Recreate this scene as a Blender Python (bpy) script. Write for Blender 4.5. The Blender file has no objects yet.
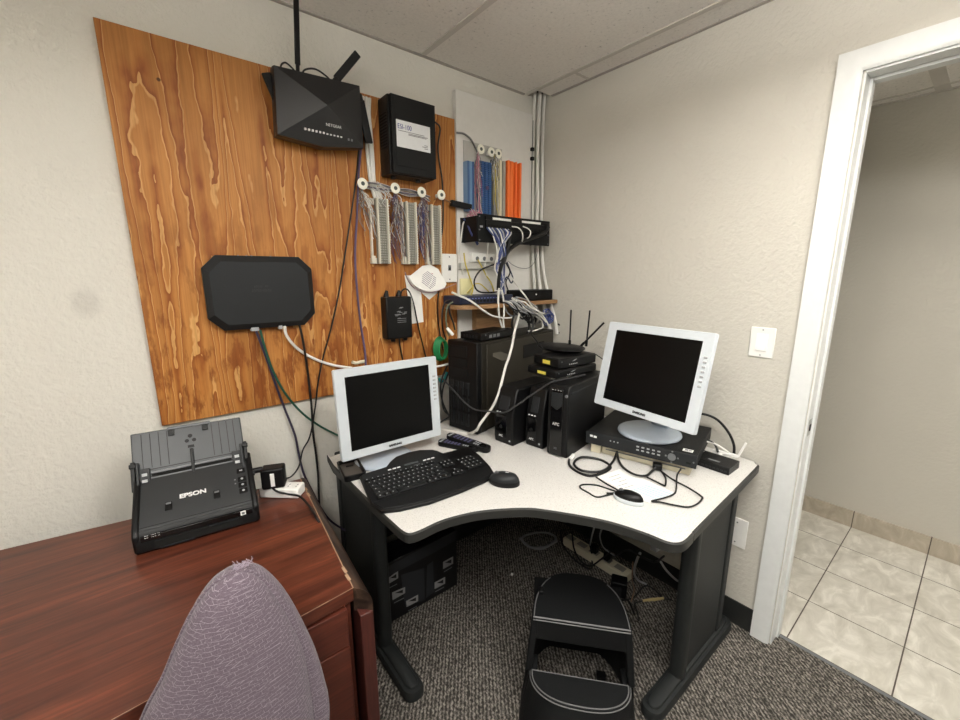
E_A, E_B, E_C, EXPO = 17.8, 17.8, 13.0, 0.0
import bpy, bmesh, math, random
from mathutils import Matrix, Vector
R = math.radians
scene = bpy.context.scene
col = scene.collection
rnd = random.Random(7)

# ------------------------------------------------------------------ materials
def L(c):
    return tuple(((v/255.0)/12.92 if v/255.0 <= .04045 else ((v/255.0+.055)/1.055)**2.4) for v in c) + (1.0,)

class NT:
    def __init__(s, name):
        s.m = bpy.data.materials.new(name); s.m.use_nodes = True
        s.t = s.m.node_tree; s.b = s.t.nodes['Principled BSDF']
    def n(s, typ, **kw):
        nd = s.t.nodes.new(typ)
        for k, v in kw.items():
            if k in nd.inputs: nd.inputs[k].default_value = v
            else: setattr(nd, k, v)
        return nd
    def l(s, a, b): s.t.links.new(a, b)
    def coords(s, scale=(1, 1, 1), rot=(0, 0, 0), kind='Object'):
        tc = s.n('ShaderNodeTexCoord'); mp = s.n('ShaderNodeMapping')
        mp.inputs['Scale'].default_value = scale; mp.inputs['Rotation'].default_value = rot
        s.l(tc.outputs[kind], mp.inputs[0]); return mp.outputs[0]
    def math(s, op, a, b=None):
        nd = s.n('ShaderNodeMath', operation=op)
        for i, v in enumerate((a, b)):
            if v is None: continue
            if isinstance(v, (int, float)): nd.inputs[i].default_value = v
            else: s.l(v, nd.inputs[i])
        return nd.outputs[0]
    def ramp(s, fac, stops, interp='LINEAR'):
        r = s.n('ShaderNodeValToRGB'); r.color_ramp.interpolation = interp
        e = r.color_ramp.elements
        while len(e) < len(stops): e.new(0.5)
        for el, (p, c) in zip(e, stops): el.position = p; el.color = c
        s.l(fac, r.inputs[0]); return r.outputs[0]
    def mix(s, fac, a, b, mode='MIX'):
        m = s.n('ShaderNodeMix', data_type='RGBA', blend_type=mode)
        for i, v in ((0, fac), (6, a), (7, b)):
            if isinstance(v, (int, float, tuple)): m.inputs[i].default_value = v
            else: s.l(v, m.inputs[i])
        return m.outputs[2]
    def bump(s, h, strength, dist):
        b = s.n('ShaderNodeBump'); b.inputs['Strength'].default_value = strength; b.inputs['Distance'].default_value = dist
        s.l(h, b.inputs['Height']); s.l(b.outputs[0], s.b.inputs['Normal'])

MATS = {}
def pm(name, c, rough=.5, metal=0.0, spec=.5, var=.02, scale=40, bump=0.0, bscale=400, emit=0.0, coat=0.0):
    """plain procedural paint / plastic / metal: a slight noise in the tone, optional grain"""
    if name in MATS: return MATS[name]
    k = NT(name); c = L(c)
    no = k.n('ShaderNodeTexNoise', Scale=scale, Detail=2.0); k.l(k.coords(), no.inputs['Vector'])
    lo = tuple(v*(1-var) for v in c[:3])+(1,); hi = tuple(min(1, v*(1+var)) for v in c[:3])+(1,)
    k.l(k.ramp(no.outputs[0], [(.3, lo), (.7, hi)]), k.b.inputs['Base Color'])
    k.b.inputs['Roughness'].default_value = rough; k.b.inputs['Metallic'].default_value = metal
    k.b.inputs['Specular IOR Level'].default_value = spec
    k.b.inputs['Coat Weight'].default_value = coat
    if emit:
        k.b.inputs['Emission Color'].default_value = c; k.b.inputs['Emission Strength'].default_value = emit
    if bump:
        n2 = k.n('ShaderNodeTexNoise', Scale=bscale, Detail=2.0); k.l(k.coords(), n2.inputs['Vector'])
        k.bump(n2.outputs[0], bump, .002)
    MATS[name] = k.m; return k.m

def wall_mat(name, c, smudge=None, peel=.32):
    k = NT(name); c = L(c)
    no = k.n('ShaderNodeTexNoise', Scale=3.0, Detail=3.0); co = k.coords(kind='Object'); k.l(co, no.inputs['Vector'])
    base = k.ramp(no.outputs[0], [(.3, tuple(v*.97 for v in c[:3])+(1,)), (.7, c)])
    if smudge:                                     # a greasy thumb mark and small scuffs: wear with a shape of its own
        (sx, sz, rx, rz) = smudge
        sp = k.n('ShaderNodeSeparateXYZ'); k.l(co, sp.inputs[0])
        dx = k.math('DIVIDE', k.math('SUBTRACT', sp.outputs[0], sx), rx)
        dz = k.math('DIVIDE', k.math('SUBTRACT', sp.outputs[2], sz), rz)
        d = k.math('SQRT', k.math('ADD', k.math('MULTIPLY', dx, dx), k.math('MULTIPLY', dz, dz)))
        f = k.ramp(d, [(.45, (.17, .17, .17, 1)), (1.0, (0, 0, 0, 1))])
        base = k.mix(f, base, L((120, 116, 112)))
    k.l(base, k.b.inputs['Base Color'])
    k.b.inputs['Roughness'].default_value = .62; k.b.inputs['Specular IOR Level'].default_value = .3
    n1 = k.n('ShaderNodeTexNoise', Scale=62.0, Detail=3.0, Roughness=.55); k.l(co, n1.inputs['Vector'])
    h = k.ramp(n1.outputs[0], [(.38, (0, 0, 0, 1)), (.62, (1, 1, 1, 1))])
    k.bump(h, peel, .004)
    return k.m

def ply_mat():
    k = NT('fir plywood')
    co = k.coords((5.0, 1, .33))
    n1 = k.n('ShaderNodeTexNoise', Scale=1.55, Detail=1.6, Roughness=.45, Distortion=.25); k.l(co, n1.inputs['Vector'])
    wig = k.n('ShaderNodeTexNoise', Scale=17.0, Detail=2.0); k.l(k.coords((1.7, 1, .75)), wig.inputs['Vector'])
    v = k.math('ADD', k.math('MULTIPLY', n1.outputs[0], 14.0), k.math('MULTIPLY', wig.outputs[0], .85))
    fr = k.math('FRACT', v)
    band = k.ramp(fr, [(0.0, L((206, 156, 94))), (.07, L((212, 164, 104))), (.13, L((184, 126, 66))),
                       (.5, L((190, 132, 70))), (.8, L((174, 112, 54))), (.95, L((152, 90, 40))), (1.0, L((144, 82, 34)))])
    big = k.n('ShaderNodeTexNoise', Scale=2.6, Detail=3.0); k.l(k.coords((2.0, 1, .8)), big.inputs['Vector'])
    tone = k.ramp(big.outputs[0], [(.34, (.78, .70, .60, 1)), (.60, (1.06, 1.04, 1.0, 1))])
    c1 = k.mix(1.0, band, tone, 'MULTIPLY')
    blot = k.n('ShaderNodeTexNoise', Scale=9.0, Detail=5.0, Roughness=.65); k.l(k.coords((2.6, 1, .75)), blot.inputs['Vector'])
    sp = k.n('ShaderNodeSeparateXYZ'); k.l(k.coords(), sp.inputs[0])
    low = k.ramp(k.math('ADD', k.math('MULTIPLY', sp.outputs[2], -.9), 1.75), [(.1, (0, 0, 0, 1)), (.75, (1, 1, 1, 1))])
    bm_ = k.math('MULTIPLY', k.ramp(blot.outputs[0], [(.5, (0, 0, 0, 1)), (.58, (1, 1, 1, 1))]), low)
    c1b = k.mix(k.math('MULTIPLY', bm_, .8), c1, L((132, 72, 28)))
    gr = k.n('ShaderNodeTexNoise', Scale=60.0, Detail=3.0); k.l(k.coords((3.0, 1, .06)), gr.inputs['Vector'])
    g = k.ramp(gr.outputs[0], [(.35, (.82, .8, .78, 1)), (.6, (1, 1, 1, 1))])
    c2 = k.mix(1.0, c1b, g, 'MULTIPLY')
    vo = k.n('ShaderNodeTexVoronoi', Scale=5.5); vo.inputs['Randomness'].default_value = 1.0
    k.l(k.coords((1, .01, 1)), vo.inputs['Vector'])
    kn = k.ramp(vo.outputs['Distance'], [(.022, (1, 1, 1, 1)), (.034, (0, 0, 0, 1))])
    c3 = k.mix(k.math('MULTIPLY', kn, .85), c2, L((58, 32, 14)))
    k.l(c3, k.b.inputs['Base Color'])
    k.b.inputs['Roughness'].default_value = .5; k.b.inputs['Specular IOR Level'].default_value = .3
    return k.m

def wood_mat(name, a, b, rough=.3, rot=0.0, axis=0, grain=22, spec=.45):
    k = NT(name)
    sc = [1.0, 1.0, 1.0]
    for i in range(3):
        sc[i] = .07 if i == axis else 1.0
    co = k.coords(tuple(sc), (0, 0, rot))
    n1 = k.n('ShaderNodeTexNoise', Scale=grain, Detail=5.0, Roughness=.6, Distortion=.6); k.l(co, n1.inputs['Vector'])
    n2 = k.n('ShaderNodeTexNoise', Scale=grain*7, Detail=2.0); k.l(co, n2.inputs['Vector'])
    c1 = k.ramp(n1.outputs[0], [(.34, L(a)), (.55, L(tuple((x+y)/2 for x, y in zip(a, b)))), (.68, L(b))])
    c2 = k.mix(1.0, c1, k.ramp(n2.outputs[0], [(.35, (.72, .7, .7, 1)), (.6, (1, 1, 1, 1))]), 'MULTIPLY')
    k.l(c2, k.b.inputs['Base Color'])
    k.b.inputs['Roughness'].default_value = rough; k.b.inputs['Specular IOR Level'].default_value = spec
    return k.m

def carpet_mat():
    k = NT('loop carpet')
    co = k.coords((1, 1, 1), (0, 0, R(38)))
    w = k.n('ShaderNodeTexWave', Scale=25.0, Distortion=4.5, Detail=2.0); w.inputs['Detail Scale'].default_value = 4.0
    k.l(co, w.inputs['Vector'])
    v = k.n('ShaderNodeTexVoronoi', Scale=140.0); k.l(k.coords((1, .6, 1), (0, 0, R(-30))), v.inputs['Vector'])
    n = k.n('ShaderNodeTexNoise', Scale=90.0, Detail=3.0); k.l(k.coords(), n.inputs['Vector'])
    h = k.math('ADD', k.math('MULTIPLY', w.outputs[1], .45), k.math('ADD', k.math('MULTIPLY', v.outputs[0], -.5), k.math('MULTIPLY', n.outputs[0], .9)))
    c = k.ramp(h, [(.18, L((60, 57, 53))), (.5, L((108, 103, 97))), (.8, L((160, 153, 144)))])
    k.l(c, k.b.inputs['Base Color']); k.b.inputs['Roughness'].default_value = .95
    k.b.inputs['Specular IOR Level'].default_value = .1
    k.bump(h, .8, .006)
    return k.m

def tile_mat(name, a, b, grout, off, bw=.305, bh=.305, plane='xy'):
    k = NT(name)
    tc = k.n('ShaderNodeTexCoord'); sp = k.n('ShaderNodeSeparateXYZ'); k.l(tc.outputs['Object'], sp.inputs[0])
    i, j = {'xy': (0, 1), 'yz': (1, 2)}[plane]
    def line(o, of, per):
        f = k.math('FRACT', k.math('DIVIDE', k.math('SUBTRACT', o, of), per))
        d = k.math('MINIMUM', f, k.math('SUBTRACT', 1.0, f))
        return k.math('LESS_THAN', k.math('MULTIPLY', d, per), .0022)
    g = k.math('MAXIMUM', line(sp.outputs[i], off[0], bw), line(sp.outputs[j], off[1], bh))
    n = k.n('ShaderNodeTexNoise', Scale=7.0, Detail=6.0, Roughness=.6, Distortion=1.2); k.l(k.coords((1, 1.8, 1), (0, 0, .5)), n.inputs['Vector'])
    c = k.ramp(n.outputs[0], [(.32, L(a)), (.52, L(tuple((x+y)/2 for x, y in zip(a, b)))), (.66, L(b))])
    k.l(k.mix(g, c, L(grout)), k.b.inputs['Base Color'])
    k.b.inputs['Roughness'].default_value = .38
    k.bump(k.math('SUBTRACT', 1.0, g), .4, .002)
    return k.m

def speckle_mat():
    k = NT('speckled laminate')
    n = k.n('ShaderNodeTexNoise', Scale=230.0, Detail=3.0, Roughness=.7); k.l(k.coords(), n.inputs['Vector'])
    c = k.ramp(n.outputs[0], [(.30, L((172, 168, 163))), (.42, L((208, 205, 201))), (.6, L((216, 214, 210)))])
    k.l(c, k.b.inputs['Base Color']); k.b.inputs['Roughness'].default_value = .42
    k.b.inputs['Specular IOR Level'].default_value = .35
    return k.m

def fabric_mat():
    k = NT('mauve woven fabric')
    def maze(scale, rot, wd):
        b = k.n('ShaderNodeTexBrick', Scale=scale); b.inputs['Mortar Size'].default_value = wd
        b.inputs['Brick Width'].default_value = .9; b.inputs['Row Height'].default_value = .5
        b.inputs['Color1'].default_value = (0, 0, 0, 1); b.inputs['Color2'].default_value = (0, 0, 0, 1); b.inputs['Mortar'].default_value = (1, 1, 1, 1)
        k.l(k.coords((1, 1, 1), rot), b.inputs['Vector']); return b.outputs[0]
    a = maze(74, (R(80), R(8), R(6)), .025); b = maze(80, (R(80), R(96), R(12)), .025)
    n = k.n('ShaderNodeTexNoise', Scale=95.0, Detail=1.0); k.l(k.coords(), n.inputs['Vector'])
    m = k.ramp(n.outputs[0], [(.44, (0, 0, 0, 1)), (.56, (1, 1, 1, 1))], 'LINEAR')
    f = k.math('MAXIMUM', k.math('MULTIPLY', a, m), k.math('MULTIPLY', b, k.math('SUBTRACT', 1.0, m)))
    fine = k.n('ShaderNodeTexNoise', Scale=700.0, Detail=1.0); k.l(k.coords(), fine.inputs['Vector'])
    base = k.ramp(fine.outputs[0], [(.3, L((82, 71, 80))), (.7, L((106, 94, 103)))])
    k.l(k.mix(k.math('MULTIPLY', f, .38), base, L((176, 166, 174))), k.b.inputs['Base Color'])
    k.b.inputs['Roughness'].default_value = .9; k.b.inputs['Specular IOR Level'].default_value = .15
    k.b.inputs['Sheen Weight'].default_value = .2
    k.bump(fine.outputs[0], .3, .002)
    return k.m

def ceiling_mat(c):
    k = NT('fissured ceiling tile'); c = L(c)
    v = k.n('ShaderNodeTexNoise', Scale=85.0, Detail=3.0, Roughness=.7); k.l(k.coords(), v.inputs['Vector'])
    f = k.ramp(v.outputs[0], [(.27, tuple(x*.45 for x in c[:3])+(1,)), (.36, tuple(x*.93 for x in c[:3])+(1,)), (.6, c)])
    k.l(f, k.b.inputs['Base Color']); k.b.inputs['Roughness'].default_value = .95
    k.b.inputs['Specular IOR Level'].default_value = .1
    k.bump(v.outputs[0], .3, .003)
    return k.m

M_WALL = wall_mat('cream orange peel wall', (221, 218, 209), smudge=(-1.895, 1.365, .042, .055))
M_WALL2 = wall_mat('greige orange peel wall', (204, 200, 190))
M_WALLB = wall_mat('bounce damping wall', (150, 146, 139))  # tone of the unseen front wall, darkened to cut bounced light
M_HALLW = wall_mat('hall wall paint', (190, 186, 176), peel=.2)
M_PLY = ply_mat(); M_CARPET = carpet_mat(); M_SPECK = speckle_mat(); M_FAB = fabric_mat()
M_CEIL = ceiling_mat((232, 228, 222))
M_TILE = tile_mat('marbled floor tile', (184, 179, 167), (220, 216, 206), (84, 74, 66), (1.0, -1.35))
M_BTILE = tile_mat('marbled base tile', (160, 150, 134), (190, 180, 164), (84, 74, 66), (-1.35, -.6), .305, 10., 'yz')
M_MAH = wood_mat('mahogany laminate', (70, 34, 25), (122, 64, 43), .28, R(6), 0, 24)
M_MAHV = wood_mat('mahogany laminate front', (76, 36, 27), (104, 52, 38), .35, 0, 0, 24)
M_MAHP = wood_mat('mahogany edge', (62, 29, 25), (88, 44, 36), .35, 0, 2, 24)
M_MAHD = wood_mat('worn dark edge', (34, 24, 20), (86, 66, 52), .35, 0, 1, 40)
M_SHELF = wood_mat('raw shelf plywood', (146, 110, 74), (178, 140, 98), .6, 0, 0, 24)
M_PEDGE = pm('plywood edge', (120, 82, 50), .7)
M_TRIM = pm('white trim paint', (222, 224, 223), .35)
M_BASEB = pm('black vinyl base', (38, 39, 38), .45)
M_BLK = pm('black plastic', (13, 13, 14), .42, spec=.28, bump=.15, bscale=900)
M_BLKM = pm('matte black plastic', (18, 19, 20), .52, spec=.25, bump=.25, bscale=700)
M_GLOSS = pm('gloss black', (7, 7, 8), .14)
M_CHAR = pm('charcoal plastic', (34, 36, 38), .45, spec=.3, bump=.15, bscale=900)
M_GREY = pm('mid grey plastic', (108, 110, 113), .5)
M_LGREY = pm('light grey plastic', (168, 170, 172), .5)
M_DESKM = pm('charcoal painted steel', (38, 40, 40), .5, spec=.3, bump=.1)
M_EDGE = pm('dark vinyl edge band', (48, 48, 46), .45, spec=.3)
M_WHITE = pm('white plastic', (238, 237, 233), .4)
M_CREAM = pm('cream plastic', (224, 216, 190), .5)
M_SILV = pm('silver grey plastic', (200, 206, 211), .38)
M_SILVB = pm('silver base', (176, 186, 198), .25)
M_SCREEN = pm('dark lcd panel', (7, 7, 7), .3, spec=.2)
M_METAL = pm('bright steel', (190, 190, 188), .3, 1.0)
M_GUN = pm('tower steel', (40, 37, 31), .42, .2, spec=.3)
M_PAPER = pm('paper', (240, 239, 235), .8)
M_INK = pm('printed grey ink', (120, 120, 126), .8)
M_INKB = pm('printed blue ink', (64, 72, 150), .7)
M_INKC = pm('printed cyan ink', (160, 196, 206), .8)
M_TXT = pm('white lettering', (228, 228, 228), .5)
M_TXTD = pm('dark lettering', (24, 24, 28), .5)
M_TXTG = pm('grey lettering', (120, 122, 124), .5)
M_YEL = pm('yellow sticker', (222, 206, 84), .6)
M_PYEL = pm('pale yellow plate', (232, 226, 176), .6)
M_BLUEB = pm('blue block plastic', (62, 96, 142), .45)
M_LBLUEB = pm('pale blue plastic', (108, 140, 174), .45)
M_ORAN = pm('orange block plastic', (250, 122, 54), .42)
M_PUNCH = pm('punch block beige', (222, 217, 202), .5)
M_CLIP = pm('tarnished clips', (176, 174, 164), .4, .4)
M_BOARD = pm('white painted plywood', (226, 224, 219), .55, bump=.2, bscale=60)
M_NAVY = pm('navy steel', (34, 42, 68), .4)
M_GREENC = pm('green cable', (24, 130, 74), .5)
M_DGREENC = pm('dark green cable', (30, 84, 66), .5)
M_BLUEC = pm('blue cable', (58, 72, 128), .5)
M_PURPC = pm('purple cable', (92, 76, 108), .5)
M_WHC = pm('white cable', (226, 224, 218), .5)
M_BLKC = pm('black cable', (13, 13, 14), .5)
M_GRYC = pm('grey cable', (128, 128, 128), .5)
M_YELC = pm('yellow cable', (206, 186, 84), .5)
M_BRNC = pm('tan cable', (136, 106, 82), .5)
M_PINK = pm('pink cable', (206, 128, 150), .5)
M_TEAL = pm('teal plastic', (30, 150, 150), .5)
M_HOLESHADE = pm('painted hole shade', (8, 7, 6), .9)  # near black puts the shade of holes, slots and vents into the colour
M_BUT = pm('key legend grey', (36, 36, 38), .5)
M_STEP = pm('stool black rubber', (19, 20, 21), .6, spec=.25, bump=.4, bscale=500)
M_PIPE = pm('grey piping', (112, 112, 112), .5)
M_BOXB = pm('printed black carton', (16, 16, 18), .35)
M_BOXG = pm('printed dark grey', (44, 46, 50), .4)
M_BEIGE = pm('beige steel', (196, 188, 164), .5)
M_LAMP = pm('lamp diffuser', (255, 247, 236), .5, emit=1.0)

# ------------------------------------------------------------------ mesh helpers
def cr(path, sub=6):
    P = [Vector(p) for p in path]
    if len(P) < 3: return P
    out = []
    E = [P[0]*2-P[1]] + P + [P[-1]*2-P[-2]]
    for i in range(1, len(E)-2):
        a, b, c, d = E[i-1:i+3]
        for k in range(sub):
            t = k/sub
            out.append(.5*((2*b)+(c-a)*t+(2*a-5*b+4*c-d)*t*t+(3*b-a-3*c+d)*t**3))
    out.append(P[-1]); return out

class MB:
    def __init__(s, M=None):
        s.bm = bmesh.new(); s.M = M or Matrix(); s.mi = 0
    def add(s, vs, fs):
        v = [s.bm.verts.new(s.M @ Vector(p)) for p in vs]
        for f in fs:
            try: s.bm.faces.new([v[i] for i in f]).material_index = s.mi
            except ValueError: pass
    def box(s, x0, x1, y0, y1, z0, z1):
        s.add([(x, y, z) for z in (z0, z1) for y in (y0, y1) for x in (x0, x1)],
              [(0, 1, 3, 2), (4, 6, 7, 5), (0, 4, 5, 1), (2, 3, 7, 6), (0, 2, 6, 4), (1, 5, 7, 3)]); return s
    def cbox(s, c, d, rot=None):
        old = s.M; s.M = s.M @ Matrix.Translation(c) @ (rot.to_4x4() if rot else Matrix())
        s.box(-d[0]/2, d[0]/2, -d[1]/2, d[1]/2, -d[2]/2, d[2]/2); s.M = old; return s
    def bar(s, p0, p1, w, t, up=(0, 0, 1)):
        """a rectangular bar from p0 to p1, w wide and t thick"""
        p0, p1 = Vector(p0), Vector(p1); d = (p1-p0); ln = d.length; d.normalize()
        a = d.cross(Vector(up)); a = a.normalized() if a.length > 1e-5 else d.orthogonal().normalized(); b = a.cross(d)
        m = Matrix((a, d, b)).transposed().to_4x4(); m.translation = p0
        old = s.M; s.M = s.M @ m; s.box(-w/2, w/2, 0, ln, -t/2, t/2); s.M = old; return s
    def loft(s, rings, cap=True):
        n = len(rings[0]); vs = [p for r in rings for p in r]; fs = []
        for k in range(len(rings)-1):
            for i in range(n):
                j = (i+1) % n; fs.append((k*n+i, k*n+j, (k+1)*n+j, (k+1)*n+i))
        if cap: fs += [tuple(range(n))[::-1], tuple((len(rings)-1)*n+i for i in range(n))]
        s.add(vs, fs); return s
    def prism(s, poly, a0, a1, axis='z'):
        f = {'z': lambda p, a: (p[0], p[1], a), 'y': lambda p, a: (p[0], a, p[1]), 'x': lambda p, a: (a, p[0], p[1])}[axis]
        return s.loft([[f(p, a) for p in poly] for a in (a0, a1)])
    def cyl(s, p0, p1, r0, r1=None, n=16):
        r1 = r0 if r1 is None else r1
        p0, p1 = Vector(p0), Vector(p1); d = (p1-p0).normalized(); a = d.orthogonal().normalized(); b = d.cross(a)
        ring = lambda p, r: [p+(a*math.cos(t)+b*math.sin(t))*r for t in [2*math.pi*i/n for i in range(n)]]
        return s.loft([ring(p0, r0), ring(p1, r1)])
    def tube(s, path, r, n=6, sub=6):
        P = cr(path, sub); rings = []
        d = (P[1]-P[0]).normalized(); a = d.orthogonal().normalized()
        for i, p in enumerate(P):
            d = (P[min(i+1, len(P)-1)]-P[max(i-1, 0)])
            if d.length < 1e-7: continue
            d.normalize(); a = a-d*a.dot(d)
            a = a.normalized() if a.length > 1e-6 else d.orthogonal().normalized()
            b = d.cross(a)
            rings.append([p+(a*math.cos(t)+b*math.sin(t))*r for t in [2*math.pi*k/n for k in range(n)]])
        return s.loft(rings)
    def lathe(s, prof, n=28, c=(0, 0, 0), sx=1, sy=1):
        return s.loft([[(c[0]+r*sx*math.cos(2*math.pi*i/n), c[1]+r*sy*math.sin(2*math.pi*i/n), c[2]+z) for i in range(n)] for r, z in prof])
    def ball(s, c, rx, ry, rz, n=14):
        return s.lathe([(max(math.sin(math.pi*k/n), .01), -rz*math.cos(math.pi*k/n)) for k in range(n+1)], 18, c, rx, ry)

XF = {}
def finish(name, mb, mats, parent=None, bev=0.0, seg=2, ang=38, world=False, smooth=True, rec=True):
    bm = mb.bm
    bmesh.ops.recalc_face_normals(bm, faces=bm.faces[:])
    if parent is not None and world: bm.transform(XF[parent].inverted())
    loc = Vector((0, 0, 0))
    if parent is None and rec:
        xs = [v.co for v in bm.verts]
        loc = Vector(((min(p.x for p in xs)+max(p.x for p in xs))/2, (min(p.y for p in xs)+max(p.y for p in xs))/2, min(p.z for p in xs)))
        bm.transform(Matrix.Translation(-loc))
    me = bpy.data.meshes.new(name); bm.to_mesh(me); bm.free()
    for m in (mats if isinstance(mats, (list, tuple)) else [mats]): me.materials.append(m)
    if smooth:
        for p in me.polygons: p.use_smooth = True
        me.set_sharp_from_angle(angle=R(ang))
    o = bpy.data.objects.new(name, me); col.objects.link(o); o.location = loc
    if parent is not None:
        o.parent = parent; XF[o] = XF[parent]
    else: XF[o] = Matrix.Translation(loc)
    if bev:
        b = o.modifiers.new('bevel', 'BEVEL'); b.width = bev; b.segments = seg; b.limit_method = 'ANGLE'; b.angle_limit = R(40)
        b.harden_normals = False
    return o
def tag(o, label, cat, group=None, kind=None):
    o['label'] = label; o['category'] = cat
    if group: o['group'] = group
    if kind: o['kind'] = kind
    return o
def struct(name, mb, m, parent=None, **kw):
    o = finish(name, mb, m, parent, rec=False, **kw)
    if parent is None: o['kind'] = 'structure'
    return o
def thing(name, label, cat, loc=(0, 0, 0), rz=0.0, group=None, mat=None):
    o = bpy.data.objects.new(name, None); col.objects.link(o); o.empty_display_size = .05
    m = mat if mat is not None else (Matrix.Translation(loc) @ Matrix.Rotation(rz, 4, 'Z'))
    o.matrix_world = m; XF[o] = m.copy(); return tag(o, label, cat, group)
def copy_tree(o, parent=None):
    n = o.copy(); col.objects.link(n)
    if parent: n.parent = parent
    for ch in list(o.children): copy_tree(ch, n)
    return n
def frame(o, right, up):
    r = Vector(right).normalized(); u = Vector(up); u = (u-r*u.dot(r)).normalized(); n = r.cross(u)
    m = Matrix((r, u, n)).transposed().to_4x4(); m.translation = Vector(o); return m
def text(name, body, size, m, parent, mat, world=False, ext=.0004, align='CENTER', sx=1.0, bold=0.0):
    cu = bpy.data.curves.new(name, 'FONT'); cu.body = body; cu.size = size; cu.extrude = ext; cu.align_x = align; cu.align_y = 'CENTER'; cu.offset = bold
    t = bpy.data.objects.new('tmp_text', cu); col.objects.link(t)
    me = bpy.data.meshes.new_from_object(t.evaluated_get(bpy.context.evaluated_depsgraph_get()))
    bpy.data.objects.remove(t); bpy.data.curves.remove(cu)
    me.transform(m @ Matrix.Diagonal((sx, 1, 1, 1)))
    if world: me.transform(XF[parent].inverted())
    me.name = name; me.materials.clear(); me.materials.append(mat)
    o = bpy.data.objects.new(name, me); col.objects.link(o); o.parent = parent; XF[o] = XF[parent]; return o
def rrect(w, h, r, n=5, cx=0, cy=0):
    o = []
    for (sx, sy, a0) in ((1, 1, 0), (-1, 1, 90), (-1, -1, 180), (1, -1, 270)):
        for k in range(n+1):
            a = R(a0+90*k/n); o.append((cx+sx*(w/2-r)+r*math.cos(a), cy+sy*(h/2-r)+r*math.sin(a)))
    return o
def cable(name, label, path, r, m, cat='cable', group=None, n=6, plug=None):
    mb = MB()
    for p in (path if isinstance(path[0][0], (list, tuple)) else [path]): mb.tube(p, r, n)
    return tag(finish(name, mb, m), label, cat, group)

# ------------------------------------------------------------------ the room: corner of the two walls at x=0, y=0; the room lies at x<0, y<0
H = 2.339; X0, Y0 = -3.3, -3.5
HX, HH = 1.27, 2.28                                   # hallway far wall and ceiling
DY0, DY1, DH = -1.318, -2.15, 2.03                    # doorway in the right wall
struct('wall_back', MB().box(X0-.1, .12, 0, .1, 0, H+.3), M_WALL)
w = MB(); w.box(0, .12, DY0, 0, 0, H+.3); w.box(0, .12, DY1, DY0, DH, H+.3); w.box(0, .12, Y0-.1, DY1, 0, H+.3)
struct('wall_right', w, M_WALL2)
struct('wall_left', MB().box(X0-.1, X0, Y0-.1, 0, 0, H+.3), M_WALL)
struct('wall_front', MB().box(X0, 0, Y0-.1, Y0, 0, H+.3), M_WALLB)
w = MB(); w.box(X0, 0, Y0, -.075, H, H+.03); w.box(X0, -.12, -.075, 0, H, H+.03)
ceil = struct('ceiling', w, M_CEIL)
M_TBAR = pm('ceiling grid paint', (200, 195, 188), .6)
g = MB()
for x in (-.122, -.732, -1.342, -1.952, -2.562, -3.172): g.box(x-.012, x+.012, Y0, -.02, H-.004, H+.002)
for y in (-1.525, -2.745): g.box(X0, 0, y-.012, y+.012, H-.004, H+.002)
g.box(-.122, 0, -.318, -.306, H-.003, H+.002)
struct('ceiling_grid', g, M_TBAR, ceil)
g = MB(); g.box(X0, -.13, -.014, 0, H-.004, H+.002); g.box(-.014, 0, Y0, -.08, H-.004, H+.002)
struct('ceiling_wall_angle', g, pm('wall angle paint', (168, 162, 155), .6), ceil)
struct('ceiling_void_shade', MB().box(-.2, .0, -.15, 0, H+.032, H+.05), M_HOLESHADE, ceil)  # black plate stands in for the shade above the ceiling hole
struct('floor', MB().box(X0, .075, Y0, .0, -.05, 0), M_CARPET)
struct('floor_hall', MB().box(.075, HX, Y0, 1.2, -.05, 0), M_TILE)
struct('wall_hall', MB().box(HX, HX+.1, Y0, 1.2, 0, H+.3), M_HALLW)
struct('wall_hall_end', MB().box(.12, HX, 1.2, 1.3, 0, H), M_HALLW)
struct('wall_hall_front', MB().box(.12, HX, Y0-.1, Y0, 0, H), M_HALLW)
hc = struct('ceiling_hall', MB().box(.12, HX, Y0, 1.2, HH, HH+.03), M_CEIL)
g = MB(); g.box(1.17, 1.185, Y0, 1.2, HH-.004, HH+.002); g.box(.12, HX, -1.39, -1.34, HH-.003, HH+.002); g.box(HX-.02, HX, Y0, 1.2, HH-.005, HH+.002)
struct('ceiling_grid', g, M_TBAR, hc)
struct('baseboard_hall', MB().box(HX-.011, HX, Y0, 1.2, 0, .1), M_BTILE)
struct('baseboard_right', MB().box(-.006, 0, -1.25, 0, 0, .105), M_BASEB)
struct('baseboard_back', MB().box(X0, -.006, -.006, 0, 0, .105), M_BASEB)
# door casing (mitred corner) and jamb
c = MB()
yo, yi, zo, zi = -1.250, -1.312, 2.095, 2.034
c.loft([[(0, yo, 0), (0, yi, 0), (-.010, yi, 0), (-.017, yi+.012, 0), (-.017, yo, 0)],
        [(0, yo, zo), (0, yi, zi), (-.010, yi, zi), (-.017, yi+.012, zi+.012), (-.017, yo, zo)],
        [(0, DY1-.062, zo), (0, DY1-.006, zi), (-.010, DY1-.006, zi), (-.017, DY1-.018, zi+.012), (-.017, DY1-.062, zo)],
        [(0, DY1-.062, 0), (0, DY1-.006, 0), (-.010, DY1-.006, 0), (-.017, DY1-.018, 0), (-.017, DY1-.062, 0)]])
struct('trim_1', c, M_TRIM)
j = MB(); j.box(-.002, .122, DY0-.002, DY0+.003, 0, DH); j.box(-.002, .122, DY1, DY0, DH-.002, DH+.012); j.box(-.002, .122, DY1-.012, DY1, 0, DH)
j.box(.055, .09, DY0-.009, DY0-.001, 0, DH); j.box(.055, .09, DY1, DY0-.011, DH-.011, DH)
jm = struct('trim_2', j, M_TRIM)
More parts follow.
